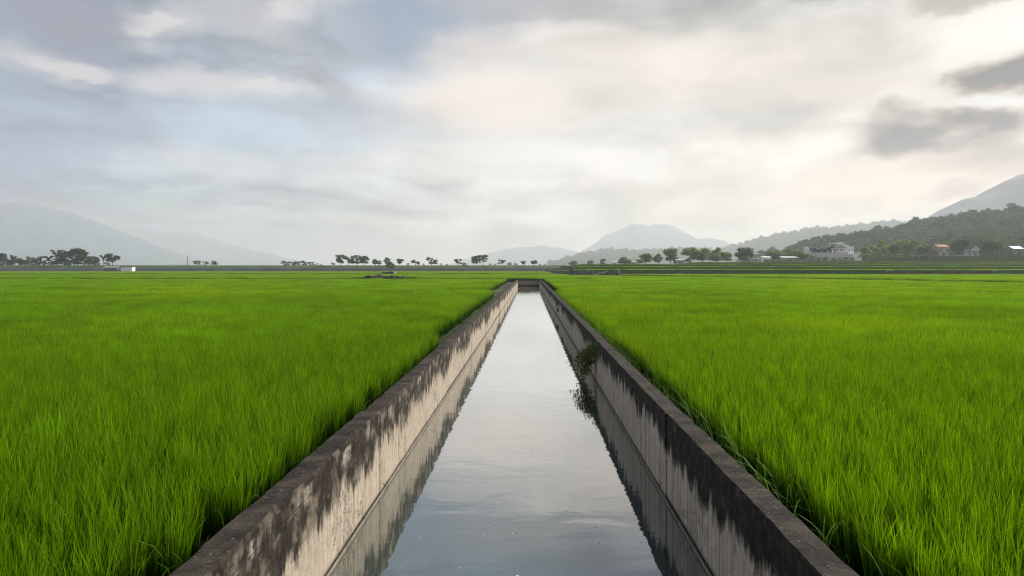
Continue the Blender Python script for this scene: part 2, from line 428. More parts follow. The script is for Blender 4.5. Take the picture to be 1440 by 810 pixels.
# ------------------------------------------------------------------ the land
XL, XR = -1.583, 1.427            # inner faces of the canal walls
TH = .20                          # wall thickness
OL, OR_ = XL-TH, XR+TH
YEND = 96.0; WATER = -.89; SOIL = -.38
mb = MB()
far = 6800
for x0, x1, y0, y1 in ((-far, OL+.02, -60, 6300), (OR_-.02, far, -60, 6300), (OL+.02, OR_-.02, YEND+.3, 6300)):
    b = len(mb.v); mb.v += [(x0, y0, SOIL), (x1, y0, SOIL), (x1, y1, SOIL), (x0, y1, SOIL)]; mb.f.append((b, b+1, b+2, b+3))
tag(mb.build('ground', M['ground']), kind='structure')
mb = MB(); mb.v = [(XL-.03, -60, WATER), (XR+.03, -60, WATER), (XR+.03, YEND+.05, WATER), (XL-.03, YEND+.05, WATER)]; mb.f = [(0, 1, 2, 3)]
tag(mb.build('water', M['water']), kind='structure')

# canal walls, panel by panel
def wall_panel(side, y0, y1, seed, off, near):
    """one cast length of wall; side -1 left, +1 right; inner face towards the water"""
    xi = (XL if side < 0 else XR) - side*0 + off*(-side)
    step = (.045 if y0 < 13 else .12) if near else .45
    n = max(2, int((y1-y0)/step)); v = []; f = []
    for i in range(n+1):
        yy = y0 + (y1-y0)*i/n
        def nz(k, s_): return mnoise.noise(Vector((yy*s_, k*7.3+seed, side*3.1)))
        chip = max(0, nz(1, 2.2)-.2)*.045 + .010 + .006*nz(2, 7) + .004*nz(12, 19)
        chip2 = max(0, nz(3, 2.4)-.2)*.035 + .010 + .006*nz(4, 7) + .004*nz(13, 19)
        tz = .006*nz(5, 1.1) + .004*nz(6, 6)
        xo = xi + side*TH
        inn = lambda e: xi + side*e
        sec = [(inn(.004*nz(7, 2)), -1.30), (inn(.005*nz(8, 2.2)), -.55), (inn(.004*nz(9, 3)), -.13), (inn(.004*nz(10, 4)), -chip*1.5),
               (inn(chip), tz), (inn(TH*.5), tz+.004*nz(11, 5)), (xo - side*chip2, tz-.002), (xo, -chip2*1.3), (xo, -.75)]
        v += [(a, yy, c) for a, c in sec]
    K = 9
    for i in range(n):
        for k in range(K-1):
            q4 = (i*K+k, i*K+k+1, (i+1)*K+k+1, (i+1)*K+k)
            f.append(q4 if side > 0 else q4[::-1])
    f.append(tuple(range(K))[::-1] if side > 0 else tuple(range(K)))
    e = tuple(n*K+k for k in range(K)); f.append(e if side > 0 else e[::-1])
    return v, f
def canal_wall(side, y_first, span, material, label):
    w = thing('canal_wall', label, 'wall', ((XL if side < 0 else XR), 0, -.9))
    ox, oz = w.location.x, w.location.z
    y = y_first; k = 0
    while y < YEND-.01:
        y1 = min(y+span, YEND)
        rr = random.Random(k*13+side)
        v, f = wall_panel(side, y+.009, y1-.009, k*2.7, rr.uniform(0, .022), y < 24)
        v = [(a-ox, b_, c_-oz) for a, b_, c_ in v]
        dz_ = rr.uniform(-.014, .008); v = [(a, b_, c_+dz_) for a, b_, c_ in v]
        link('panel', mesh_from('panel', v, f, material), w)
        y = y1; k += 1
    xa, xb = sorted(((XL if side < 0 else XR)+side*.035, (XL if side < 0 else XR)+side*.165))
    MB().box(xa-ox, xb-ox, y_first, YEND-.02, -1.25-oz, -.03-oz).build('joint_filler', M['dark_stone'], w)
    xa, xb = sorted(((XL if side < 0 else XR)-side*.028, (XL if side < 0 else XR)+side*.02))
    MB().box(xa-ox, xb-ox, y_first, YEND-.02, -1.25-oz, WATER+.035-oz).build('footing', material, w)
    return w
canal_wall(-1, -10.2, 5.8, M['wall_left'], 'long canal wall with warm tan face under blotchy black mould')
canal_wall(1, -8.0, 7.53, M['wall_right'], 'long canal wall in grey board-marked concrete with black drips and a shrub growing from it')
w = thing('end_wall', 'short dark concrete wall that closes the far end of the canal', 'wall', (0, YEND, -.9))
MB().box(OL, OR_, .003, .30, -.4, .91).build('wall_body', M['wall_right'], w)
MB().box(XL+.05, XR-.02, -.12, -.002, -.4, .17).build('sill', M['dark_stone'], w)
MB().box(XL+.05, XL+.5, -1.2, -.125, -.4, .06).build('silt_ledge', M['bank_dry'], w)

# field outlines: raised paddies, terraces and banks
def slab(name, pts, z1, material, z0=SOIL-.3, kind='structure', parent=None):
    return tag(MB().poly_prism(pts, z0, z1).build(name, material, parent), kind=kind)
ZB, ZC, ZS = -.20, -.02, -.16
slab('paddy_field', [(-420, 97.2), (9.0, 97.2), (9.0, 164), (-420, 164)], ZB, M['mud'])
slab('paddy_field', [(-420, 166.5), (9.4, 166.5), (9.4, 286), (-420, 286)], ZC, M['mud'])
LA, LB = (24.5, 140.0), (60.0, 46.3)       # slanting bund across the right hand paddy
slab('paddy_field', [LA, LB, (75, 6.7), (260, 6.7), (260, 159.2), (17, 159.2)], ZS, M['mud'])
TER = [(160.0, .95, 10.0), (196.0, 1.75, 13.0), (231.0, 2.70, 16.0), (266.0, 3.75, 66.0), (296.0, 5.0, 106.0), (297.5, 7.0, 172.0)]
TX1 = 620
def tfront(i, X): return TER[i][0] + 1.6*math.sin(X*.045+i*2.1) + .8*math.sin(X*.13+i) - .02*(X-60)
for i, (Y0, z, x0) in enumerate(TER):
    xs = np.arange(x0, TX1+1, 6.0)
    pts = [(x_, tfront(i, x_)) for x_ in xs] + [(TX1, 470), (x0-8*(i < 3), 470)]
    slab('terrace', pts, z, M['bank'])

# ------------------------------------------------------------------ rice
def blade_mesh(name, count, spread, hmin, hmax, w0, segs, lean, seed, square=False, clump=0.0):
    r = np.random.default_rng(seed); v = []; f = []; hh = []; bb = []
    for k in range(count):
        if square:
            bx_, by_ = r.uniform(-spread, spread, 2)
            if clump:           # plants stand in separate hills
                bx_ = (math.floor(bx_/clump)+.5)*clump + r.normal(0, .032); by_ = (math.floor(by_/clump)+.5)*clump + r.normal(0, .032)
        else:
            a = r.uniform(0, 6.283); rr = spread*math.sqrt(r.uniform()); bx_, by_ = rr*math.cos(a), rr*math.sin(a)
        H = hmin + (hmax-hmin)*r.uniform()**.75; da = r.uniform(0, 6.283)
        ln = abs(r.normal(0, lean)); cv = r.uniform(.0, .17)*H*(1 if r.uniform() > .08 else 2.6)
        wa = r.uniform(0, 6.283); wd = w0*r.uniform(.7, 1.2); b = len(v)
        cx, sx = math.cos(da), math.sin(da)
        for s in range(segs+1):
            t = s/segs
            off = ln*H*t + cv*t*t*t
            zz = H*t - .35*cv*t*t*t
            wv = wd*.5*(1-t**2.2) if s < segs else 0
            px, py = bx_+cx*off, by_+sx*off
            if s < segs:
                v += [(px-math.cos(wa)*wv, py-math.sin(wa)*wv, zz), (px+math.cos(wa)*wv, py+math.sin(wa)*wv, zz)]; hh += [t, t]
            else: v.append((px, py, zz)); hh.append(1.0)
        for s in range(segs-1): f.append((b+2*s, b+2*s+1, b+2*s+3, b+2*s+2))
        f.append((b+2*segs-2, b+2*segs-1, b+2*segs)); bb += [r.uniform()]*(2*segs+1)
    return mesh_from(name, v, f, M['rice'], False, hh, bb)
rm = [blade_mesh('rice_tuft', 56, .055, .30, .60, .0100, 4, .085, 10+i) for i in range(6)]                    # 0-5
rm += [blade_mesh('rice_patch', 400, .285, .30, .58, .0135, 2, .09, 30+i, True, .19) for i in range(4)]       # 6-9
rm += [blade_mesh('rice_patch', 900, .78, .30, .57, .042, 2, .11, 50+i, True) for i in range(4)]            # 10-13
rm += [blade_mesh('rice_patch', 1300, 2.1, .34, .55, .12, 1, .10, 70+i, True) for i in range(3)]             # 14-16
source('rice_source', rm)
def side_of(A, B, X, Y): return (B[0]-A[0])*(Y-A[1]) - (B[1]-A[1])*(X-A[0])
def lod_points(mask_z, xr, yr, seed):
    """points of the four levels of detail inside one paddy; mask_z(X, Y) gives the soil height or nan"""
    r = np.random.default_rng(seed); PT = []; RZ = []; SC = []; IX = []
    for lo, hi, sp, i0, n in ((0, 15, .165, 0, 6), (15, 46, .57, 6, 4), (46, 130, 1.45, 10, 4), (130, 340, 4.0, 14, 3)):
        x0, x1 = max(xr[0], -hi*1.1), min(xr[1], hi*1.1); y0, y1 = max(yr[0], -2.5), min(yr[1], hi*1.05)
        if x1 <= x0 or y1 <= y0: continue
        X, Y = np.meshgrid(np.arange(x0, x1, sp), np.arange(y0, y1, sp)); X = X.ravel(); Y = Y.ravel()
        j = .32 if i0 == 0 else .04
        X = X + r.uniform(-j, j, X.size)*sp; Y = Y + r.uniform(-j, j, Y.size)*sp
        d = np.hypot(X, Y); jd = d + r.uniform(-1, 1, d.size)*sp*.4
        keep = (jd >= lo) & (jd < hi) & (np.abs(X-.0) < .80*np.maximum(Y, 0)+3.2+.1*d)
        z = mask_z(X, Y, sp*.5 if i0 else .0); keep &= ~np.isnan(z)
        X, Y, z = X[keep], Y[keep], z[keep]; n_ = X.size
        wob = .05*np.sin(X*.7+Y*.31)*np.sin(Y*.43-X*.2) + r.normal(0, .035, n_)
        s = 1.0 + wob
        PT.append(np.c_[X, Y, z]); IX.append(r.integers(i0, i0+n, n_))
        RZ.append(r.uniform(0, 6.283, n_) if i0 == 0 else r.integers(0, 4, n_)*1.5708 + r.uniform(-.1, .1, n_))
        SC.append(np.c_[s*r.uniform(.9, 1.1, n_), s*r.uniform(.9, 1.1, n_), s])
    return np.vstack(PT), np.concatenate(RZ), np.vstack(SC), np.concatenate(IX)
def rice(label, mask, xr, yr, seed):
    p, rz, sc, ix = lod_points(mask, xr, yr, seed)
    tag(instancer('rice', 'rice_source', p, rz, sc, ix), label, 'rice', kind='stuff')
def nanwhere(c, z): return np.where(c, z, np.nan)
rice('young rice of the near paddy beside the tan canal wall', lambda X, Y, e: nanwhere((X < OL-.20-e) & (Y < 96.0-e), SOIL), (-130, OL), (-3, 97), 1)
rice('young rice of the near paddy beside the grey canal wall',
     lambda X, Y, e: nanwhere((X > OR_+.22+e) & (Y < 158.5-e) & (side_of(LA, LB, X, Y) < -40-60*e) & ((Y < 97) | (X > 9.3)), SOIL), (OR_, 80), (-3, 159), 2)
rice('strip of young rice past the slanting bund', lambda X, Y, e: nanwhere((side_of(LA, LB, X, Y) > 20+60*e) & (Y < 158.5-e) & (Y > 8), ZS), (15, 200), (8, 159), 3)
def fm(X, Y, e): return nanwhere((Y > 97.6+e) & (Y < 163.5-e) & (X < 8.8-e) & ~((X > -26) & (X < -15.5) & (Y < 108)), ZB)
rice('rice paddy across the end of the canal', fm, (-150, 9), (97, 164), 4)
rice('pale rice paddy in front of the long levee', lambda X, Y, e: nanwhere((Y > 167+e) & (Y < 284-e) & (X < 8.8-e), ZC), (-260, 9), (166, 286), 5)
def tm(i):
    Y0, z, x0 = TER[i]
    def fn(X, Y, e):
        fr = Y0 + 1.6*np.sin(X*.045+i*2.1) + .8*np.sin(X*.13+i) - .02*(X-60)
        j = i+1
        bk = TER[j][0] + 1.6*np.sin(X*.045+j*2.1) + .8*np.sin(X*.13+j) - .02*(X-60)
        bk = np.where(X > TER[j][2]-1, bk, 290)
        return nanwhere((X > x0+1.5+e) & (Y > fr+.8+.5*e) & (Y < bk-.9-.5*e), z)
    return fn
for i, nm in enumerate(('lowest terrace above the stone retaining wall', 'second terrace up', 'third terrace up', 'top terrace below the village')):
    rice('rice on the ' + nm, tm(i), (TER[i][2], 300), (150, 300), 20+i)

# ------------------------------------------------------------------ weeds along the walls
def arch_blades(name, spots, material, seed, side):
    r = np.random.default_rng(seed); v = []; f = []; hh = []
    wall_x = OR_ if side > 0 else OL; S = 5
    for (X, Y, Z, n) in spots:
        for k in range(n):
            L = r.uniform(.25, .60); da = (math.pi if side > 0 else 0) + r.normal(0, 1.1); an = r.uniform(.95, 1.45)
            w_ = r.uniform(.006, .012); bx_ = X + abs(r.normal(0, .05))*side; by_ = Y + r.normal(0, .08)
            cx, sx = math.cos(da), math.sin(da); x_, z_ = 0, 0; pts = []
            for s_ in range(S+1):
                pts.append((bx_+cx*x_, by_+sx*x_, Z+z_))
                x_ += L/S*math.cos(an); z_ += L/S*math.sin(an); an -= r.uniform(.2, .5)
            if any((p[0]-wall_x)*side < .006 and p[2] < .02 for p in pts): continue      # would cut the wall
            b = len(v)
            for s_, (px, py, pz) in enumerate(pts):
                t = s_/S; wv = w_*.5*(1-t**1.8)
                if s_ < S: v += [(px-sx*wv, py+cx*wv, pz), (px+sx*wv, py-cx*wv, pz)]; hh += [t, t]
                else: v.append((px, py, pz)); hh.append(1.)
            for s_ in range(S-1): f.append((b+2*s_, b+2*s_+1, b+2*s_+3, b+2*s_+2))
            f.append((b+2*S-2, b+2*S-1, b+2*S))
    return mesh_from(name, v, f, material, False, hh)
rw = np.random.default_rng(5)
sp_l = [(OL-rw.uniform(.04, .13), y_, -.30+rw.uniform(-.06, .1), int(rw.integers(4, 9))) for y_ in np.arange(2.2, 40, .23) + rw.uniform(-.1, .1, len(np.arange(2.2, 40, .23))) if rw.uniform() < .7]
sp_r = [(OR_+rw.uniform(.03, .16), y_, -.30+rw.uniform(-.06, .1), int(rw.integers(6, 14))) for y_ in np.arange(2.0, 46, .13) if rw.uniform() < .85]
tag(link('weeds', arch_blades('weeds', sp_l, M['weed'], 3, -1)), 'arching grass weeds along the foot of the tan canal wall', 'weeds', kind='stuff')
tag(link('weeds', arch_blades('weeds', sp_r, M['weed'], 4, 1)), 'arching grass weeds along the foot of the grey canal wall', 'weeds', kind='stuff')

# foam flecks floating on the water
v = []; f = []
for k in range(150):
    y_ = rw.uniform(3.2, 12) if k < 105 else rw.uniform(12, 26); x_ = rw.uniform(XL+.3, XR-.3); r_ = abs(rw.normal(0, .0035))+.0025; b = len(v)
    for i in range(6): v.append((x_+r_*math.cos(i*1.047)*rw.uniform(.6, 1.3), y_+r_*math.sin(i*1.047)*rw.uniform(.6, 1.3), WATER+.004))
    f.append(tuple(range(b, b+6)))
tag(link('foam', mesh_from('foam', v, f, M['foam'])), 'scattered white foam flecks drifting on the canal water', 'foam', kind='stuff')

# shrub rooted in the joint of the grey wall
def leaves(points, size, r, material, name, hang=0.0, quads=True):
    """leaf-sized faces, one per point"""
    n = len(points); pts = np.asarray(points, float)
    a = r.normal(size=(n, 3)); a /= np.linalg.norm(a, axis=1)[:, None]
    b = r.normal(size=(n, 3)); b -= (a*b).sum(1)[:, None]*a; b /= np.linalg.norm(b, axis=1)[:, None]
    s = size*r.uniform(.6, 1.35, n)[:, None]
    p0 = pts - a*s*.5; p1 = pts + b*s*.32; p2 = pts + a*s*.6; p3 = pts - b*s*.32
    v = np.stack([p0, p1, p2, p3], 1).reshape(-1, 3); f = np.arange(4*n).reshape(-1, 4)
    hv = np.repeat(r.uniform(0, 1, n), 4)
    return mesh_from(name, v.tolist(), f.tolist(), material, False, hv)
sh = thing('wall_shrub', 'straggly reddish green shrub growing out of a canal wall joint over the water', 'shrub', (XR, 14.6, -.25))
rs = np.random.default_rng(11); tb = MB(); lp = []
for k in range(42):
    p = Vector((0.01, rs.uniform(-.2, .2), rs.uniform(-.15, .16))); pts = [p.copy()]
    dirv = Vector((-rs.uniform(.5, 1.1), rs.normal(0, .75), rs.uniform(-.3, .9)))
    L = rs.uniform(.28, .72); S = 5
    for i in range(S):
        dirv.z -= .42; dv = dirv.normalized()*L/S; p = p + dv
        p.z = max(p.z, -.63); pts.append(p.copy())
        if i > 0:
            for q_ in range(8): lp.append(p + Vector(rs.normal(0, .035, 3)))
    tb.tube(pts, [.005, .004, .0035, .003, .002, .0015], 4)
tb.build('stems', M['twig'], sh)
link('leaves', leaves([tuple(p) for p in lp], .048, rs, M['shrub'], 'shrub_leaves'), sh)
sh = thing('wall_fern', 'small pale green tuft rooted below the top of the canal wall', 'plant', (XR, 14.05, -.12))
lp = [(-abs(rs.normal(0, .05)), rs.normal(0, .09), rs.normal(-.05, .08)) for k in range(120)]
link('leaves', leaves(lp, .04, rs, M['weed'], 'fern_leaves'), sh)
tb = MB()
for k in range(7): tb.tube([(0, rs.normal(0, .02), 0), (-.05, rs.normal(0, .05), .02), (-.09, rs.normal(0, .1), -.07)], [.004, .003, .001], 4)
tb.build('stems', M['twig'], sh)
dp = thing('drain_pipe', 'dark drain outlet poking through the grey canal wall', 'pipe', (XR, 32.6, -.47))
tb = MB(); ring = [(0, .085), (0, .062)]
tb.tube([(.05, 0, 0), (-.10, 0, 0)], [.085, .085], 14); tb.build('pipe_body', M['stone'], dp)
MB().tube([(-.099, 0, 0), (-.103, 0, 0)], [.066, .066], 14).build('pipe_mouth', M['pipe'], dp)  # flat dark disc, painted as the shade inside the pipe

# ------------------------------------------------------------------ tree kit (height 1, scaled by the tree's root)
def trunk(top, r0, limbs, seed, lean=0.0):
    r = random.Random(seed); tb = MB()
    mid = Vector((lean*.4+r.uniform(-.02, .02), r.uniform(-.02, .02), top*.5)); tp = Vector((lean, 0, top))
    tb.tube([(0, 0, 0), tuple(mid), tuple(tp)], [r0, r0*.75, r0*.5], 7)
    for e in limbs:
        st = Vector((0, 0, 0)).lerp(tp, r.uniform(.55, .98)); e = Vector(e); md = st.lerp(e, .55) + Vector((0, 0, .03))
        tb.tube([tuple(st), tuple(md), tuple(e)], [r0*.42, r0*.28, r0*.10], 5)
    return tb.mesh('trunk', M['bark'])
def crown(kind, seed, nleaf, leaf, material):
    r = np.random.default_rng(seed); cl = []
    if kind == 'round':
        for k in range(17):
            a = r.uniform(0, 6.283); u = r.uniform(-.85, 1); rr = math.sqrt(max(0, 1-u*u))*r.uniform(.55, 1)
            cl.append((.33*rr*math.cos(a), .33*rr*math.sin(a), .58+.30*u, r.uniform(.12, .20)))
    elif kind == 'airy':
        for k in range(14):
            a = r.uniform(0, 6.283); rr = .36*math.sqrt(r.uniform(.05, 1))
            cl.append((rr*math.cos(a), rr*math.sin(a), r.uniform(.34, .93) - .3*rr, r.uniform(.10, .19)))
    elif kind == 'umbrella':
        for k in range(16):
            a = r.uniform(0, 6.283); rr = .42*math.sqrt(r.uniform(.02, 1))
            cl.append((rr*math.cos(a), rr*math.sin(a), .64-.3*rr*rr+r.uniform(-.34, .24), r.uniform(.10, .19)))
    elif kind == 'bushy':
        for k in range(14):
            a = r.uniform(0, 6.283); u = r.uniform(0, 1); rr = .42*math.sqrt(1-u*u*.8)*r.uniform(.4, 1)
            cl.append((rr*math.cos(a), rr*math.sin(a), .14+.70*u, r.uniform(.11, .18)))
    elif kind == 'feather':
        for k in range(13):
            a = r.uniform(0, 6.283); L = r.uniform(.3, 1)
            for t in (.45, .65, .8, .92, 1.0):
                cl.append((.38*L*t*t*math.cos(a), .38*L*t*t*math.sin(a), (.55+.42*L)*math.sin(t*1.75)*.98, .045))
    w_ = np.array([c_[3]**2 for c_ in cl]); w_ /= w_.sum(); ix = r.choice(len(cl), nleaf, p=w_)
    c_ = np.array(cl)[ix]; d = r.normal(size=(nleaf, 3)); d /= np.linalg.norm(d, axis=1)[:, None]
    pts = c_[:, :3] + d*c_[:, 3:4]*(r.uniform(0, 1, nleaf)**.45)[:, None]*np.array([1.05, 1.05, .8])
    pts[:, 2] = np.maximum(pts[:, 2], .02)
    me = leaves(pts, leaf, r, material, 'crown')
    return me, [c4[:3] for c4 in cl]
KIT = {}
def kit(key, kind, material, n, nleaf, leaf, r0=.022):
    KIT[key] = []
    for i in range(n):
        me, cl = crown(kind, sum(map(ord, key))*7+i, nleaf, leaf, material)
        top = {'round': .62, 'airy': .6, 'umbrella': .72, 'bushy': .5, 'feather': .12}[kind]
        limbs = [cl[j] for j in range(0, len(cl), 2 if kind != 'feather' else 5)]
        KIT[key].append((me, trunk(top, r0, limbs, i+3)))
kit('round', 'round', M['tree'], 4, 2200, .075)
kit('round_light', 'round', M['tree_light'], 3, 2200, .075)
kit('round_dark', 'round', M['tree_dark'], 3, 2200, .075)
kit('airy', 'airy', M['tree'], 4, 1800, .082, .026)
kit('airy_dark', 'airy', M['tree_dark'], 3, 1800, .082, .026)
kit('umbrella', 'umbrella', M['tree'], 3, 1800, .082, .026)
kit('bushy', 'bushy', M['tree'], 4, 1000, .075, .018)
kit('bushy_light', 'bushy', M['tree_light'], 3, 1000, .075, .018)
kit('bushy_dark', 'bushy', M['tree_dark'], 3, 1000, .075, .018)
kit('feather', 'feather', M['tree_dark'], 3, 1100, .07, .012)
TC = [0]
def tree(key, px, top, base, Y, label, group=None, wide=1.0, name='tree'):
    H = (base-top)/F*Y/.95; i = TC[0]; TC[0] += 1
    cr, tr = KIT[key][i % len(KIT[key])]
    o_ = thing(name, label, 'tree' if name == 'tree' else name.split('_')[-1], tuple(P(px, base, Y)), (i*2.399) % 6.28, group)
    o_.scale = (H*wide*1.3, H*wide*1.3, H)
    link('trunk', tr, o_); link('crown', cr, o_)
    return o_

# ------------------------------------------------------------------ levee on the left with its trees
LY = 296.0; LX1 = 16.0
lv = thing('levee', 'long straight levee with grassy top and dark concrete wall at its foot', 'levee', (-200, LY, ZC))
def lev(sec, nm, material, x0=-430, x1=LX1):
    v = [(x_, a, c_) for x_ in (x0, x1) for a, c_ in sec]; n = len(sec)
    f = [(i, (i+1) % n, n+(i+1) % n, n+i) for i in range(n)] + [tuple(range(n))[::-1], tuple(range(n, 2*n))]
    v = [(a+200, b_-LY, c_-ZC) for a, b_, c_ in v]
    return link(nm, mesh_from(nm, v, f, material), lv)
lev([(290, -.4), (290, .62), (291.2, 1.74), (292, 1.74), (292, -.4)], 'retaining_wall', M['levee_wall'])
lev([(292.01, -.4), (292.01, 1.70), (297, 3.02), (303, 3.05), (312, .0), (312, -.4)], 'grass_bank', M['bank'])
lev([(286, -.4), (286, .30), (289.99, .56), (289.99, -.4)], 'verge', M['bank'])
def levtree(key, px, top, label, group=None, wide=1.0, base=373.6, Y=301, name='tree'):
    return tree(key, px, top, base, Y, label, group, wide*.98, name)
gl = 'trees along the levee'
levtree('airy_dark', 3, 355, 'dark clumpy tree standing at the outer end of the dense levee thicket', gl, 1.0)
levtree('feather', 18, 358.5, 'spiky dark palm-like tree with a tuft on a thin stem in the levee thicket', gl, .8)
levtree('bushy_dark', 27, 361.5, 'low dark bush in the dense levee thicket', gl, 1.2, name='bush')
levtree('bushy_dark', 12, 364, 'low dark bush in the dense levee thicket', gl, 1.2, name='bush')
levtree('umbrella', 45, 360, 'small flat-topped tree with sky showing under its crown in the thicket', gl, 1.0)
levtree('bushy_dark', 36, 364, 'low dark bush in the dense levee thicket', gl, 1.2, name='bush')
for px, tp in ((6, 362), (21, 363), (33, 365), (51, 364), (62, 365), (79, 362), (98, 361), (104, 363), (124, 364), (137, 367), (150, 368)):
    levtree('bushy_dark', px, tp, 'low dark bush in the dense levee thicket', gl, 1.35, name='bush')
levtree('feather', 57, 361, 'thin feathery bamboo clump in the levee thicket', gl, 1.0)
levtree('feather', 68, 359.5, 'thin feathery bamboo clump in the levee thicket', gl, 1.0)
levtree('bushy_dark', 74, 365, 'low dark bush in the dense levee thicket', gl, 1.4, name='bush')
levtree('feather', 80, 352, 'tall drooping bamboo rising beside the two biggest thicket trees', gl, .8)
levtree('airy_dark', 92, 352, 'tall dark clumpy tree in the middle of the levee thicket', gl, .85)
levtree('bushy_dark', 86, 362, 'low dark bush in the dense levee thicket', gl, 1.3, name='bush')
levtree('round_dark', 109, 350, 'tallest and densest dark tree of the levee thicket', gl, .95)
levtree('feather', 119, 350.5, 'tall drooping bamboo leaning off the tallest thicket tree', gl, .8)
levtree('bushy_dark', 117, 361, 'low dark bush in the dense levee thicket', gl, 1.3, name='bush')
levtree('round_dark', 131, 361, 'low spreading dark tree closing the levee thicket', gl, 1.2)
levtree('feather', 146, 359, 'single wispy bamboo tuft between the thicket and the lone dense tree', gl, .7)
levtree('round_dark', 158, 355.5, 'lone dense dark tree standing apart beside the white hut', gl, .95)
for px, tp in ((277, 366), (289, 367.5), (300, 367), (304, 369)):
    levtree('airy', px, tp, 'small thin tree in the sparse row beside the lone utility pole', 'sparse little trees on the levee', 1.1)
for k, px in enumerate(np.arange(398, 442, 4.6)):
    levtree('bushy', px, 366.3+(k*1.7 % 2), 'low clipped-looking bush in the hedge on the levee', 'hedge bushes on the levee', 1.1, name='hedge_bush')
levtree('bushy', 446, 370, 'tiny bush just past the hedge on the levee', None, 1.0, name='bush')
levtree('airy', 468, 369, 'tiny tree just before the tall tree row on the levee', None, 1.2)
levtree('airy', 479, 356.8, 'tallest open-crowned tree at the start of the levee tree row', gl, .85)
levtree('airy', 490, 359.5, 'open-crowned tree second in the levee tree row', gl, .9)
levtree('umbrella', 502, 358.7, 'broad umbrella-crowned tree with a bare trunk in the levee tree row', gl, .9)
levtree('round', 512, 360, 'rounded tree next to the umbrella-crowned one in the levee tree row', gl, .95)
levtree('umbrella', 528, 364, 'wide low flat-topped tree in the levee tree row', gl, 1.45)
levtree('round', 544, 362.5, 'rounded tree closing the levee tree row behind the lone field tree', gl, .9)
levtree('umbrella', 561, 364, 'small arched tree alone on the levee past the tree row', gl, 1.1)
levtree('airy', 584, 365, 'small spreading tree with a low side shoot on the levee', gl, 1.3)
levtree('umbrella', 607, 362, 'solitary flat-crowned tree on a bare trunk on the levee', gl, 1.1)
levtree('airy', 644, 364, 'small tree on the levee with a pale low bush beside it', gl, 1.0)
levtree('bushy_light', 651, 368.5, 'pale low bush beside a small levee tree', None, 1.0, name='bush')
levtree('round', 667.5, 360, 'slimmer of the twin round-headed trees on the levee', gl, .75)
levtree('umbrella', 679, 358, 'taller of the twin round-headed trees on the levee', gl, .8)
levtree('airy', 705, 365, 'small leafy tree on the levee past the twin trees', gl, 1.1)
levtree('umbrella', 716, 369, 'tiny arched tree beside a small leafy tree on the levee', None, 1.2)
levtree('umbrella', 737, 367, 'low arched tree at the far end of the levee', gl, 1.3)
levtree('round', 751, 365.5, 'dark rounded tree at the far end of the levee', gl, 1.1)
rb = random.Random(8)
for px in (452, 535, 552, 572, 595, 620, 630, 656, 691, 697, 725, 760, 768):
    levtree('bushy', px+rb.uniform(-2, 2), 370.3+rb.uniform(-.8, .8), 'knee-high scrub bush between the levee trees', 'scrub bushes on the levee', 1.3, name='bush')
tree('round', 549.5, 368.5, 381.3, 262, 'lone dark green tree standing in the paddies before the levee', None, .9)

# hut, shed and pole by the levee
def house(name, label, loc, rz=0, group=None, cat='house'): return thing(name, label, cat, loc, rz, group)
def windows(parent, spots, y, w_, h_):
    for (x_, z_) in spots:
        a = MB().box(x_-w_/2, x_+w_/2, y-.05, y-.004, z_, z_+h_).build('window', M['white'], parent)
        MB().box(x_-w_/2+.08, x_+w_/2-.08, y-.06, y-.052, z_+.08, z_+h_-.08).build('pane', M['glass'], a)
Y = 287.0
hu = house('pump_hut', 'small white flat-roofed hut below the levee beside a white tank', (PX(178, Y), Y, ZC), cat='hut')
MB().box(-2.3, 2.3, 0, 2.4, 0, 2.35).build('wall', M['white_roof'], hu)
MB().box(-2.5, 2.5, -.2, 2.6, 2.352, 2.5).build('roof', M['dark_roof'], hu)
MB().box(1.2, 2.0, -.03, -.003, .1, 2.0).build('door', M['white'], hu)
sd_ = house('low_shed', 'low grey-roofed shed beside the white tank below the levee', (PX(156, Y), Y, ZC), cat='shed')
MB().box(-2.9, 2.9, 0, 2.2, 0, 1.9).build('wall', M['levee_wall'], sd_)
MB().gable(-2.9, 2.9, 0, 2.2, 1.95, 2.5).build('roof', M['grey_roof'], sd_)
tk = thing('water_tank', 'tiny round white tank on legs between hut and low shed', 'tank', (PX(166.7, Y), Y-.3, ZC))
MB().tube([(0, 0, 1.15), (0, 0, 1.25), (0, 0, 1.75), (0, 0, 1.85)], [.2, .36, .36, .2], 12).build('tank_body', M['white_roof'], tk)
for a, b_ in ((-.2, -.2), (.2, -.2), (.2, .2), (-.2, .2)): MB().box(a-.03, a+.03, b_-.03, b_+.03, 0, 1.2).build('leg', M['grey_roof'], tk)
def pole(px, top, base, Y, label, arm=True):
    p = P(px, base, Y); h = (base-top)/F*Y
    o_ = thing('utility_pole', label, 'pole', tuple(p))
    MB().tube([(0, 0, -.5), (0, 0, h)], [.17, .11], 8).build('post', M['pole'], o_)
    if arm:
        MB().box(-.9, .9, -.06, .06, h-.75, h-.62).build('crossarm', M['pole'], o_)
        for a in (-.8, 0.25, .8): MB().tube([(a, 0, h-.62), (a, 0, h-.4)], [.05, .04], 6).build('insulator', M['white'], o_)
pole(263.5, 360, 374, 302, 'thin lone utility pole standing on the bare stretch of levee', False)
pole(1364, 325.5, 360, 299, 'dark utility pole beside the round tree at the village edge')

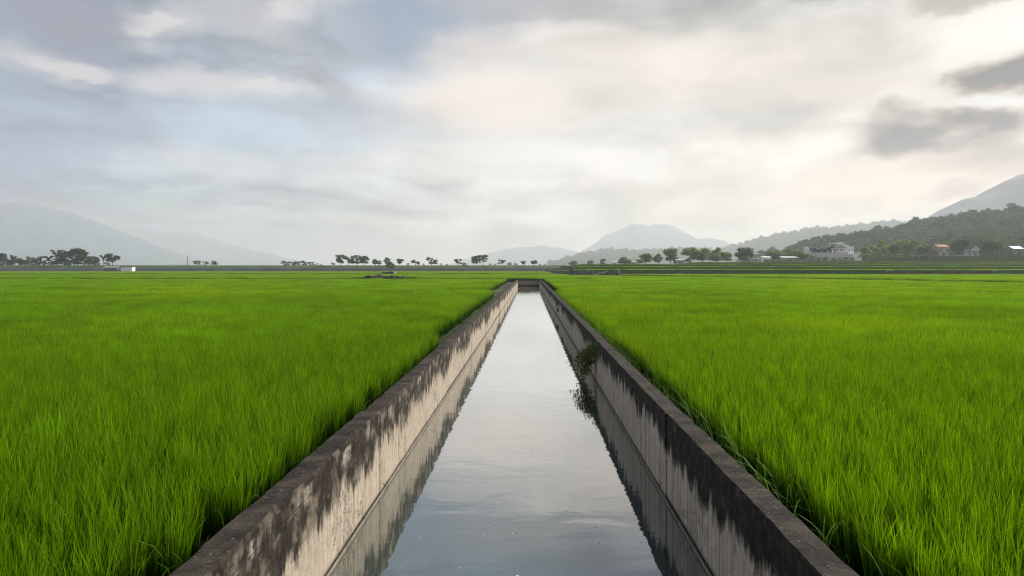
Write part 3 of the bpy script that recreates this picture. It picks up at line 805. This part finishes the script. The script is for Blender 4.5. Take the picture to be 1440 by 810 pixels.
# ------------------------------------------------------------------ ruins and walls in the fields
def rough_block(parent, nm, x0, x1, y0, y1, z0, z1, material, seed, amp=.06):
    r = random.Random(seed); nx = max(2, int((x1-x0)/.45)); v = []; f = []
    for i in range(nx+1):
        x_ = x0+(x1-x0)*i/nx; e = lambda: r.uniform(-amp, amp)
        t_ = z1 + r.uniform(-amp, amp)*1.6
        v += [(x_, y0+e(), z0), (x_, y0+e(), t_), (x_, y1+e(), t_+e()), (x_, y1+e(), z0)]
    for i in range(nx):
        b = i*4
        for k in range(4): f.append((b+k, b+(k+1) % 4, b+4+(k+1) % 4, b+4+k))
    f += [(3, 2, 1, 0), tuple(nx*4+k for k in range(4))]
    return link(nm, mesh_from(nm, v, f, material), parent)
Yr = 101.0
ru = thing('ruined_wall', 'broken low concrete wall around a weedy mound in the paddies', 'ruin', (PX(541, Yr), Yr, ZB))
zt = lambda py, Y, b: PZ(py, Y)-b
xx = lambda px: PX(px, Yr)-PX(541, Yr)
rough_block(ru, 'wall_piece', xx(512.5), xx(521), 0, .5, -.3, zt(387.8, Yr, ZB), M['dark_stone'], 1)
rough_block(ru, 'wall_piece', xx(521.5), xx(541), -.5, .0, -.3, zt(388.4, Yr, ZB), M['stone'], 2)
rough_block(ru, 'wall_piece', xx(541.5), xx(553), -.3, .2, -.3, zt(388.0, Yr, ZB), M['dark_stone'], 3)
rough_block(ru, 'wall_piece', xx(553.5), xx(570), -.6, -.1, -.3, zt(388.6, Yr, ZB), M['stone'], 4)
md = MB(); nn = 18
for i in range(nn+1):
    for j in range(9):
        u, w_ = i/nn, j/8
        md.v.append((xx(519)+(xx(542)-xx(519))*u, .6+2.2*w_, -.1+(zt(384.9, Yr+1, ZB)+.1)*(math.sin(math.pi*u)**.6)*(math.sin(math.pi*w_)**.7)*(.9+.2*mnoise.noise(Vector((i*.6, j*.7, 2))))))
for i in range(nn):
    for j in range(8): md.f.append((i*9+j, (i+1)*9+j, (i+1)*9+j+1, i*9+j+1))
md.build('earth_mound', M['dark_stone'], ru)
lp = [(rb.uniform(xx(514), xx(570)), rb.uniform(.1, 2.6), rb.uniform(.1, .75)) for k in range(420)]
link('weeds', leaves(lp, .16, np.random.default_rng(3), M['shrub'], 'ruin_weeds'), ru)
Yb = 165.2
bl = thing('sluice_block', 'long dark concrete slab with a white end post on the far bund', 'sluice', (PX(546, Yb), Yb, ZB-.1))
rough_block(bl, 'slab', PX(537, Yb)-PX(546, Yb), PX(553, Yb)-PX(546, Yb), 0, .8, 0, zt(382.3, Yb, ZB-.1), M['dark_stone'], 5)
MB().box(1.45, 1.7, -.05, .15, 0, zt(382, Yb, ZB-.1)).build('post', M['white'], bl)

# front of the lowest terrace: masonry, ramp, stakes, bush
Yt = 158.6
ms = thing('retaining_wall', 'dark grey concrete retaining wall running from a pointed bush at the terrace corner', 'wall', (PX(806, Yt), Yt, SOIL))
L0 = 0; wpx = PX(829, Yt)-PX(806, Yt)
for k in range(4): rough_block(ms, 'wall_block', wpx*k/4+.02, wpx*(k+1)/4-.02, 0, .5, 0, zt(379.2, Yt, SOIL)+rb.uniform(-.05, .05), M['stone'], 20+k, .03)
rw_ = thing('rubble_bank', 'rough rubble stone bank along the foot of the lowest terrace', 'bank', (PX(830, Yt), Yt-.2, SOIL))
xs0, xs1 = 0, PX(1012, Yt)-PX(830, Yt); nst = 74
for k in range(nst):
    xa = xs0+(xs1-xs0)*k/nst
    rough_block(rw_, 'stone', xa+rb.uniform(0, .05), xa+(xs1-xs0)/nst-rb.uniform(0, .12), rb.uniform(-.2, .1), .7, 0, 1.02+.2*math.sin(k*.5)+rb.uniform(-.18, .18), M['stone' if k % 3 else 'bank_dry'], 40+k, .1)
bw = thing('brown_wall', 'long brown retaining wall with a pale pipe at each end in the terraces', 'wall', (PX(1321, 157), 156.2, ZS))
half = PX(1395, 157)-PX(1321, 157)
for k in range(8): rough_block(bw, 'wall_panel', -half+2*half*k/8+.02, -half+2*half*(k+1)/8-.02, 0, .4, 0, 1.18+rb.uniform(-.03, .03), M['bank_dry'], 90+k, .03)
for s_, nm in ((-1, 0), (1, 1)): MB().tube([(s_*half-.8, -.3, 1.12), (s_*half+.6, -.2, 1.32)], [.07, .07], 8).build('pipe', M['road'], bw)
rp = thing('concrete_ramp', 'pale slanting concrete ramp leading up onto the lowest terrace', 'ramp', (PX(836, Yt), Yt-1.6, SOIL))
v = [(-1.2, -.3, 0.3), (2.8, .1, 1.38), (2.8, 1.0, 1.38), (-1.2, .6, .3)]; v += [(a, b_, c_-.25) for a, b_, c_ in v]
link('slab', mesh_from('slab', v, [(0, 1, 2, 3), (7, 6, 5, 4), (0, 4, 5, 1), (1, 5, 6, 2), (2, 6, 7, 3), (3, 7, 4, 0)], M['road']), rp)
def stake(px, py0, py1, dx_, Y, label):
    p = P(px, py0, Y); h = (py0-py1)/F*Y
    o_ = thing('stake', label, 'stake', tuple(p))
    MB().tube([(0, 0, -.4), (dx_*.5, 0, h*.5), (dx_, 0, h)], [.05, .05, .04], 6).build('rod', M['white_roof'], o_)
    MB().tube([(dx_, 0, h-.03), (dx_, 0, h+.06)], [.065, .065], 6).build('cap', M['white_roof'], o_)
stake(871, 382.5, 377.8, -.35, Yt-.5, 'thin white stake leaning on the rubble bank near the ramp')
stake(954, 388.3, 385, .75, Yt-1.2, 'pale stick leaning low against the rubble bank, steeper of two')
stake(957, 387.8, 385.2, .85, Yt-1.0, 'pale stick leaning low against the rubble bank, flatter of two')
tree('bushy_dark', 803.5, 375.8, 386.5, Yt-.4, 'pointed dark green bush at the corner of the grey retaining wall', None, .45, name='bush')

# ------------------------------------------------------------------ village
def gwin(px, py, Y, x0, z0): return (PX(px, Y)-x0, PZ(py, Y)-z0)
Y = 312.0; bx_ = PX(1180, Y); zg = 4.9
vi = house('white_villa', 'large white gabled villa with balcony and low side wings behind palms', (bx_, Y, zg))
def vbox(nm, p0, p1, t, b, y0, y1, material, parent=vi):
    return MB().box(PX(p0, Y)-bx_, PX(p1, Y)-bx_, y0, y1, PZ(b, Y)-zg, PZ(t, Y)-zg).build(nm, material, parent)
vbox('wall', 1169, 1193.5, 346.2, 368, 0, 9, M['white'])
x0, x1 = PX(1177, Y)-bx_, PX(1193.5, Y)-bx_
z0_, z1_ = PZ(346.2, Y)-zg, PZ(341, Y)-zg
gv = [(x0, .0, z0_), (x1, .0, z0_), ((x0+x1)/2-.5, .0, z1_)]; gv += [(a, 9., c_) for a, b_, c_ in gv]
link('gable', mesh_from('gable', gv, [(0, 1, 2), (5, 4, 3), (0, 3, 4, 1), (1, 4, 5, 2), (2, 5, 3, 0)], M['white']), vi)
rf = MB().gable(x0, x1, -.1, 9, z0_, z1_+.03, .3, .16, 'y').build('roof', M['white_roof'], vi)
v = [(PX(1165, Y)-bx_, -.2, PZ(344.2, Y)-zg), (PX(1180, Y)-bx_, -.2, PZ(344.0, Y)-zg), (PX(1180, Y)-bx_, 4, PZ(341.2, Y)-zg), (PX(1169, Y)-bx_, 4, PZ(341.4, Y)-zg)]
v += [(a, b_, c_-.25) for a, b_, c_ in v]
link('roof_slope', mesh_from('roof_slope', v, [(0, 1, 2, 3), (7, 6, 5, 4), (0, 4, 5, 1), (1, 5, 6, 2), (2, 6, 7, 3), (3, 7, 4, 0)], M['dark_roof']), vi)
vbox('balcony_slab', 1174.5, 1190, 349.3, 350, -1.3, -.01, M['white'])
vbox('balcony_shade_panel', 1175, 1189.5, 347.0, 349.25, -.06, -.01, M['glass'])  # flat dark panel standing in for the shade of a recess
vbox('balcony_rail', 1174.5, 1190, 348.6, 349.25, -1.3, -1.2, M['grey_lilac'])
for p0, p1, t, b in ((1180, 1182.5, 344, 346.6), (1184, 1186, 345, 346.6), (1175.5, 1178.5, 350.7, 352.3), (1181.5, 1185.5, 350.7, 352.3), (1173, 1176, 355, 358), (1183, 1187, 355, 358)):
    a = vbox('window', p0-.25, p1+.25, t-.25, b+.25, -.08, -.003, M['white_roof'])
    vbox('pane', p0, p1, t, b, -.1, -.085, M['glass'], vi).name = 'window_pane'
vbox('side_wing', 1193.55, 1202, 347.5, 368, 1, 8, M['white'])
vbox('side_wing_roof', 1193.6, 1202.6, 346.6, 347.45, .6, 8.3, M['white_roof'])
for p0 in (1194.8, 1199.2):
    vbox('window', p0-.2, p0+2.1, 349.8, 353.2, .94, .997, M['white_roof']); vbox('window_pane', p0, p0+1.9, 350.1, 352.9, .92, .935, M['glass'])
vbox('low_block', 1196, 1208, 357.5, 368, -2.5, .9, M['white'])
for k in range(9): vbox('baluster', 1194.2+k*1.55, 1194.6+k*1.55, 355.3, 357.45, -2.4, -2.2, M['white_roof'])
vbox('balustrade_rail', 1194, 1208, 354.8, 355.3, -2.5, -2.1, M['white_roof'])
vbox('post', 1204.3, 1204.8, 351.5, 354.75, -2.4, -2.2, M['white_roof'])
vbox('stair_tower', 1137, 1141.5, 346.5, 368, 3, 6, M['white'])
vbox('low_wing', 1141.55, 1168.9, 352.4, 368, 2, 8, M['white'])
bwl = thing('boundary_wall', 'long pale grey boundary wall in front of the white villa', 'wall', (PX(1160, 305), 305, zg))
for k in range(7):
    xa = PX(1139+k*7.6, 305)-PX(1160, 305); xb = PX(1139+(k+1)*7.6, 305)-PX(1160, 305)
    MB().box(xa+.02, xb-.02, 0, .2, -.3, PZ(355.6, 305)-zg+.1*(k % 2)).build('wall_panel', M['grey_lilac'], bwl)
    MB().box(xb-.15, xb+.15, -.08, .28, -.3, PZ(355.0, 305)-zg).build('pier', M['grey_lilac'], bwl)

def palm_meshes(seed):
    r = random.Random(seed); tb = MB(); h = 1.0
    tb.tube([(0, 0, 0), (.02, 0, .4), (.0, 0, .78)], [.022, .016, .014], 6)
    v = []; f = []; hv = []
    for k in range(13):
        a = k*2.399+r.uniform(-.2, .2); L = r.uniform(.32, .46); an = r.uniform(-.1, 1.25); p = Vector((0, 0, .78)); S = 6
        for s_ in range(S):
            d = Vector((math.cos(a)*math.cos(an), math.sin(a)*math.cos(an), math.sin(an))); q2 = p+d*L/S
            sd2 = Vector((-math.sin(a), math.cos(a), 0))
            for sg in (-1, 1):
                b = len(v); ll = .13*(1-abs(s_-2)/6)
                v += [tuple(p), tuple(q2), tuple((p+q2)/2+sd2*sg*ll+d*ll*.5-Vector((0, 0, ll*.55)))]; hv += [r.random()]*3
                f.append((b, b+1, b+2))
            p = q2; an -= .33
    return tb.mesh('trunk', M['bark']), mesh_from('fronds', v, f, M['palm'], False, hv)
PM = [palm_meshes(i) for i in range(3)]
for k, (px, tp) in enumerate(((1143, 345.5), (1147.5, 344.5), (1152, 346.5), (1157, 344), (1161, 345.5), (1164.5, 341.5), (1169.5, 341))):
    Yp = 308.0; H = (366-tp)/F*Yp
    o_ = thing('palm_tree', 'slim dark palm in the row rising over the villa boundary wall', 'palm', (PX(px, Yp), Yp, zg), k*1.3, 'palms before the white villa')
    o_.scale = (H*.82, H*.82, H); link('trunk', PM[k % 3][0], o_); link('fronds', PM[k % 3][1], o_)

def cottage(px0, px1, top, eave, base, Y, wall, roof, label, nwin=2, axis='x', depth=6, zb=None, name='cottage', flat=False, cat='house'):
    cx = PX((px0+px1)/2, Y); zg_ = PZ(base, Y) if zb is None else zb
    o_ = house(name, label, (cx, Y, zg_), cat=cat); hw = (px1-px0)/2/F*Y; ze = PZ(eave, Y)-zg_; zt_ = PZ(top, Y)-zg_
    MB().box(-hw, hw, 0, depth, -.4, ze).build('wall', wall, o_)
    if flat: MB().box(-hw-.3, hw+.3, -.3, depth+.3, ze+.003, zt_).build('roof', roof, o_)
    else:
        MB().gable(-hw, hw, 0, depth, ze+.1, zt_-.15, .35, .15, axis).build('roof', roof, o_)
        v = [(-hw+.01, .03, ze), (-hw+.01, depth-.03, ze), (-hw+.01, depth/2, zt_-.2)] if axis == 'x' else [(-hw+.03, .01, ze), (hw-.03, .01, ze), (0, .01, zt_-.2)]
        v2 = [(hw-.01, b_, c_) for a, b_, c_ in v] if axis == 'x' else [(a, depth-.01, c_) for a, b_, c_ in v]
        link('gable', mesh_from('gable', v+v2, [(0, 1, 2), (5, 4, 3), (0, 3, 4, 1), (1, 4, 5, 2), (2, 5, 3, 0)], wall), o_)
    for k in range(nwin):
        x_ = -hw + 2*hw*(k+.5)/nwin
        if k == nwin//2: MB().box(x_-.45, x_+.45, -.04, -.004, 0, min(2.0, ze-.2)).build('door', M['dark_roof'], o_)
        else:
            a = MB().box(x_-.5, x_+.5, -.04, -.004, ze*.45, ze*.8).build('window', M['white'], o_)
            MB().box(x_-.42, x_+.42, -.05, -.041, ze*.45+.08, ze*.8-.08).build('pane', M['glass'], a)
    return o_
cottage(951, 961, 364, 366, 371.5, 296, M['cream'], M['white_roof'], 'tiny cream hut with white roof between two round trees', 3, zb=2.6)
cottage(1056, 1070, 362.6, 364, 369, 306, M['grey_lilac'], M['white_roof'], 'low white-roofed building beside the bright green bush', 3, flat=True, zb=3.7)
cottage(1074, 1084, 360, 362.5, 369, 308, M['white'], M['white_roof'], 'small white house with a stepped roof in the village trees', 3, zb=3.7)
cottage(1101, 1122, 360.2, 362.6, 369, 309, M['grey_roof'], M['white_roof'], 'long white tent-like shed roof below the villa trees', 3, zb=3.7, depth=9, name='open_shed')
cottage(1060, 1067, 356, 358, 369, 330, M['pink'], M['grey_roof'], 'narrow pinkish house rising behind the low white-roofed building', 2, zb=3.7)
cottage(862, 867, 367, 368.3, 374, 420, M['white'], M['white_roof'], 'tiny hazy white house among the farthest village trees', 2, zb=2.7)
cottage(880, 897, 367.2, 369, 374, 380, M['cream'], M['pink'], 'hazy long house with pinkish roof behind the fields', 4, zb=2.7)
cottage(842, 852, 369, 370, 374, 480, M['white'], M['grey_roof'], 'faint hazy pale shed far behind the fields', 2, zb=2.7)
cottage(1320, 1334, 343.6, 347.5, 359, 318, M['cream'], M['orange_roof'], 'cream house with bright orange tiled roof below the wooded hill', 3, zb=6.9)
cottage(1367, 1378, 344.5, 350.5, 359, 322, M['grey_lilac'], M['dark_roof'], 'house with steep dark grey gabled roof behind the open carport', 3, 'y', zb=6.9)
cottage(1425.5, 1439, 345.8, 350.3, 358, 322, M['levee_wall'], M['blue_roof'], 'shed with bright pale blue sheet roof beside the dark round tree', 3, zb=6.9)
cottage(1310, 1314, 334.7, 336.2, 346, 470, M['white'], M['white_roof'], 'small white hut alone up among the trees of the wooded hill', 2, zb=PZ(345, 470))
cp = thing('carport', 'open carport with thin posts beside the utility pole', 'carport', (PX(1373, 303), 303, 7.0))
for a in (-3.2, -1, 1.2, 3.4):
    for b_ in (0, 3): MB().box(a-.08, a+.08, b_-.08, b_+.08, -.2, 2.15).build('post', M['dark_roof'], cp)
MB().box(-3.6, 3.8, -.3, 3.3, 2.152, 2.3).build('roof', M['bank'], cp)
MB().box(-3.4, -.5, 2.9, 3.0, 0, 1.2).build('back_panel', M['grey_lilac'], cp)
# pale lane climbing to the village
lane = [(1306, 361.6), (1325, 360.6), (1345, 359.4), (1360, 358.9), (1380, 359.6)]
xs = [PX(a, 299.2) for a, b_ in lane]; zs = [7.06, 7.10, 7.35, 7.5, 7.15]
v = []; f = []
for i, (x_, z_) in enumerate(zip(xs, zs)): v += [(x_, 298.2, 6.9), (x_, 298.3, z_), (x_, 301.5, z_+.05), (x_, 301.6, 6.9)]
for i in range(len(xs)-1):
    for k in range(3): f.append((i*4+k, i*4+k+1, i*4+5+k, i*4+4+k))
tag(link('lane', mesh_from('lane', v, f, M['road'])), kind='structure')

# village trees
gv_ = 'trees around the village'
for key, px, tp, bs, Y, lb, wd in (
    ('round', 806, 366, 375, 420, 'low hazy tree clump beyond the pointed bush', 1.3), ('round', 831, 366.5, 375, 430, 'faint low tree in the haze beyond the ramp', 1.2),
    ('airy', 848, 363.5, 375, 430, 'faint taller tree in the haze beside the pale shed', .9), ('round_light', 879, 361.5, 374, 330, 'pale dome-shaped tree over the long pinkish-roofed house', 1.5),
    ('round_light', 908, 357, 373, 318, 'round tree with a smaller one at its side before the tall ball-shaped tree', 1.25), ('round_light', 900, 364, 373, 312, 'low pale tree at the side of the long pinkish-roofed house', 1.2),
    ('round_light', 926, 357, 372.5, 315, 'uneven two-headed tree next to the tall ball-shaped tree', .95), ('round_light', 943, 350, 372.5, 300, 'tall ball-shaped dense tree beside the tiny cream hut', .95),
    ('round_light', 971, 348, 372, 304, 'big spreading pale green tree next to the tiny cream hut', 1.0), ('round_light', 988, 349.5, 372, 306, 'big spreading pale green tree merging with its larger neighbour', 1.1),
    ('bushy_dark', 967, 362, 372.5, 296, 'dark low bush under the big spreading trees', 1.3), ('airy', 1008, 347.5, 371, 308, 'tall open tree standing between big spreading and broad dark trees', .85),
    ('round_light', 1006, 355, 371, 303, 'pale low tree under the tall open tree', 1.1), ('round_light', 1022, 355, 371, 308, 'dark low tree leading to the broad dark tree', 1.1),
    ('round_dark', 1047, 346.5, 370.5, 303, 'broad dark tree above the bright green bush', 1.05), ('bushy_light', 1047.5, 358, 370, 299, 'bright yellow-green bush under the broad dark tree', 1.0),
    ('round_light', 1085, 353.5, 369, 316, 'dark tree behind the small stepped-roof house', 1.1), ('round_light', 1096, 352, 369, 318, 'rounded tree above the long white shed roof', 1.1),
    ('round_light', 1110, 350.5, 369, 320, 'widest pale tree above the long white shed roof', 1.2), ('round_light', 1121, 352, 369, 322, 'tree between the shed roof and the villa wall', 1.1),
    ('round_light', 1130, 356, 368, 303, 'low tree in front of the villa boundary wall corner', 1.1), ('bushy', 1136, 356, 367, 301, 'bush in front of the villa boundary wall corner', 1.0),
    ('round_light', 1215, 347, 366, 316, 'pale yellow-green tree just beyond the villa balustrade', 1.0), ('round', 1226, 346, 365, 325, 'tree beyond the pale yellow-green villa tree', 1.1),
    ('round_light', 1241, 338, 364, 335, 'tall green tree at the foot of the wooded hill', .85), ('round_dark', 1256, 345, 363.5, 306, 'dark tapering tree at the terrace edge', .7),
    ('round_light', 1270, 337, 362, 345, 'pale tall tree at the foot of the wooded hill', .9), ('round_light', 1285, 337, 362, 340, 'broad tree at the foot of the wooded hill', 1.0),
    ('round_dark', 1297, 347, 362, 310, 'small dark tree beside the orange-roofed house', .9), ('round', 1306, 345, 362, 325, 'tree behind the dark tree by the orange-roofed house', 1.0),
    ('bushy_dark', 1313, 350, 361, 308, 'dark bush at the corner of the orange-roofed house', .9), ('round_dark', 1350, 337, 359.8, 303, 'big dark round tree between orange-roofed house and utility pole', 1.05),
    ('round_dark', 1393, 336.5, 360, 305, 'biggest dark round tree beside the carport', 1.05), ('round', 1410, 347, 360, 318, 'low tree beside the pale blue roof', 1.1),
    ('bushy', 1421, 350, 359.5, 312, 'scrubby bush in front of the pale blue roof', 1.2), ('bushy_dark', 1436, 353, 359.5, 310, 'dark scrub under the pale blue roof', 1.2),
    ('bushy', 1340, 353, 360, 306, 'low bush by the lane under the big dark round tree', 1.2), ('round', 1452, 340, 360, 312, 'round tree past the pale blue roof', 1.0)):
    tree(key, px, tp, bs, Y, lb, gv_, wd, 'bush' if 'bushy' in key else 'tree')
for px, tp, ky in ((1143, 360, 'bushy'), (1152, 361.5, 'bushy_light'), (1161, 360.5, 'bushy'), (1172, 361, 'bushy_light'), (1181, 362, 'bushy'), (1190, 361, 'bushy_light'), (1199, 362, 'bushy')):
    tree(ky, px, tp, 367.2, 302, 'low bush along the foot of the villa boundary wall', 'bushes below the villa wall', 1.3, 'bush')
for k in range(16):
    px = 1212+k*7+rb.uniform(-2, 2)
    tree('bushy' if k % 2 else 'bushy_light', px, 357.5+rb.uniform(-1.5, 1), 364.5-.02*k*7, 302+rb.uniform(-2, 3), 'low hedge shrub at the back edge of the top terrace', 'hedge shrubs behind the terraces', 1.2, 'hedge_shrub')

# ------------------------------------------------------------------ hills and mountains
def hill(name, prof, Y0, depth, foot, material, seed, rough=.04, nx=150, ny=26, back=None):
    pxs = np.array([a for a, b_ in prof]); zs = np.array([PZ(b_, Y0) for a, b_ in prof])
    X = np.linspace(PX(pxs[0], Y0), PX(pxs[-1], Y0), nx); Z = np.interp(X, (pxs-VX)/F*Y0, zs)
    Z = Z + np.array([rough*.5*(z_-foot)*mnoise.fractal(Vector((x_*16/(X[-1]-X[0]), seed*3.3, 1)), .9, 2.2, 6) for x_, z_ in zip(X, Z)])
    back = back or depth
    T = np.r_[np.linspace(0, 1, ny), 1+np.linspace(0, 1, 7)[1:]]
    v = []; amp = rough*(zs.max()-foot)
    for t in T:
        Yq = Y0-depth+depth*t if t <= 1 else Y0+back*(t-1)
        pf = (math.sin(min(t, 1)*math.pi/2)**1.25) if t <= 1 else max(0, 1-(t-1)**1.3)
        for x_, z_ in zip(X, Z):
            s_ = 3.0/depth
            nn_ = mnoise.fractal(Vector((x_*s_, Yq*s_, seed)), 1.0, 2.1, 5)
            gul = abs(mnoise.noise(Vector((x_*s_*1.6, Yq*s_*.5, seed+9))))
            k = max(0, z_-foot)
            h_ = foot + k*pf + amp*(nn_*.6 - gul*.9*math.sin(math.pi*min(t, 1)))*min(1, 2*pf)*min(1, k/(amp*2+1e-6))
            v.append((x_, Yq, max(h_, foot-.5) if pf > 0 else foot-.8))
    f = [(r_*nx+i, r_*nx+i+1, (r_+1)*nx+i+1, (r_+1)*nx+i) for r_ in range(len(T)-1) for i in range(nx-1)]
    o_ = link(name, mesh_from(name, v, f, material, True)); tag(o_, kind='structure')
    return np.array(v).reshape(len(T), nx, 3)
def forest_on(grid, n, smin, smax, seed, label, rows=None):
    r = np.random.default_rng(seed); nt, nx, _ = grid.shape; rows = rows or nt-4
    a = r.uniform(0, rows-1.001, n); b_ = r.uniform(0, nx-1.001, n); i = a.astype(int); j = b_.astype(int); u = (a-i)[:, None]; w_ = (b_-j)[:, None]
    p = (grid[i, j]*(1-u)+grid[i+1, j]*u)*(1-w_) + (grid[i, j+1]*(1-u)+grid[i+1, j+1]*u)*w_
    s = r.uniform(smin, smax, n)*(1+.35*(r.uniform(0, 1, n) > .93)); p[:, 2] -= s*.12
    tag(instancer('forest', 'forest_source', p, r.uniform(0, 6.28, n), np.c_[s*r.uniform(.9, 1.4, n), s*r.uniform(.9, 1.4, n), s], r.integers(0, 5, n)), label, 'forest', kind='stuff')
source('forest_source', [crown('round' if i < 3 else 'bushy', 200+i, 520, .125, M['forest'])[0] for i in range(5)])
H1 = hill('hill', [(1080, 372), (1105, 366), (1125, 356), (1150, 350), (1185, 347), (1215, 343), (1225, 340.5), (1250, 337), (1275, 329), (1300, 322), (1325, 318), (1345, 319), (1365, 314), (1385, 309), (1405, 310), (1420, 307), (1440, 304), (1500, 292), (1600, 286), (1760, 290), (1900, 330)], 640, 290, 5.0, M['hill'], 1, .10)
forest_on(H1, 4600, 7.0, 13.5, 31, 'dense forest covering the near hill behind the village')
H2 = hill('hill', [(960, 376), (985, 366), (1010, 355), (1040, 346), (1060, 341), (1090, 333), (1130, 326), (1160, 323), (1200, 319), (1240, 314), (1260, 317), (1300, 322), (1380, 332), (1500, 332), (1600, 345)], 2600, 800, 4.0, M['hill'], 2, .10)
forest_on(H2, 5200, 12, 22, 32, 'hazy forest on the farther ridge')
H3 = hill('hill', [(770, 377), (800, 368), (815, 363), (840, 358), (853, 357), (880, 358), (925, 358), (960, 356), (1000, 357), (1050, 360), (1150, 364), (1200, 375)], 2500, 600, 2.0, M['hill'], 3, .12)
forest_on(H3, 2600, 12, 26, 33, 'pale misty forest on the low rise beyond the fields')
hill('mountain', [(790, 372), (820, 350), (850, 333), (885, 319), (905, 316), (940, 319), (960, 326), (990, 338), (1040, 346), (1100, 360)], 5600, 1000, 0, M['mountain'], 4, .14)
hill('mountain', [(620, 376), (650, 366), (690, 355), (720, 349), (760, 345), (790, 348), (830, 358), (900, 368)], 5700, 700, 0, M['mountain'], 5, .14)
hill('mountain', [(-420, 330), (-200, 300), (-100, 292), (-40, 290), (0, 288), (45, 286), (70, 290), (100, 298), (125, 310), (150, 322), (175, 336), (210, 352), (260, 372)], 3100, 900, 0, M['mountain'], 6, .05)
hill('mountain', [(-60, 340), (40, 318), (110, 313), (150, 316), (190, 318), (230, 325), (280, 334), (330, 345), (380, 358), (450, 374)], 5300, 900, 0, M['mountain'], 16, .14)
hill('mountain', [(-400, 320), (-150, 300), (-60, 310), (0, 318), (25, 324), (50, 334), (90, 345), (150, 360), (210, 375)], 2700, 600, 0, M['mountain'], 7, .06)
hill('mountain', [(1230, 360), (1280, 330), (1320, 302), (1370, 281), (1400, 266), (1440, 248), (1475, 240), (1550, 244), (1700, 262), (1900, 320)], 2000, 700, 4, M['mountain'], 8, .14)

# ------------------------------------------------------------------ haze
m, q, o = mat('haze_air')
pv = q.n('ShaderNodeVolumePrincipled'); pv.inputs['Color'].default_value = (.91, .96, 1.0, 1)
pv.inputs['Density'].default_value = HAZE_D; pv.inputs['Anisotropy'].default_value = .14
q.t.links.new(pv.outputs[0], o.inputs['Volume'])
tag(MB().box(-7000, 7000, -80, 6400, -2.6, HAZE_TOP).build('haze', m), 'pale morning haze filling the whole valley', 'haze', kind='stuff')
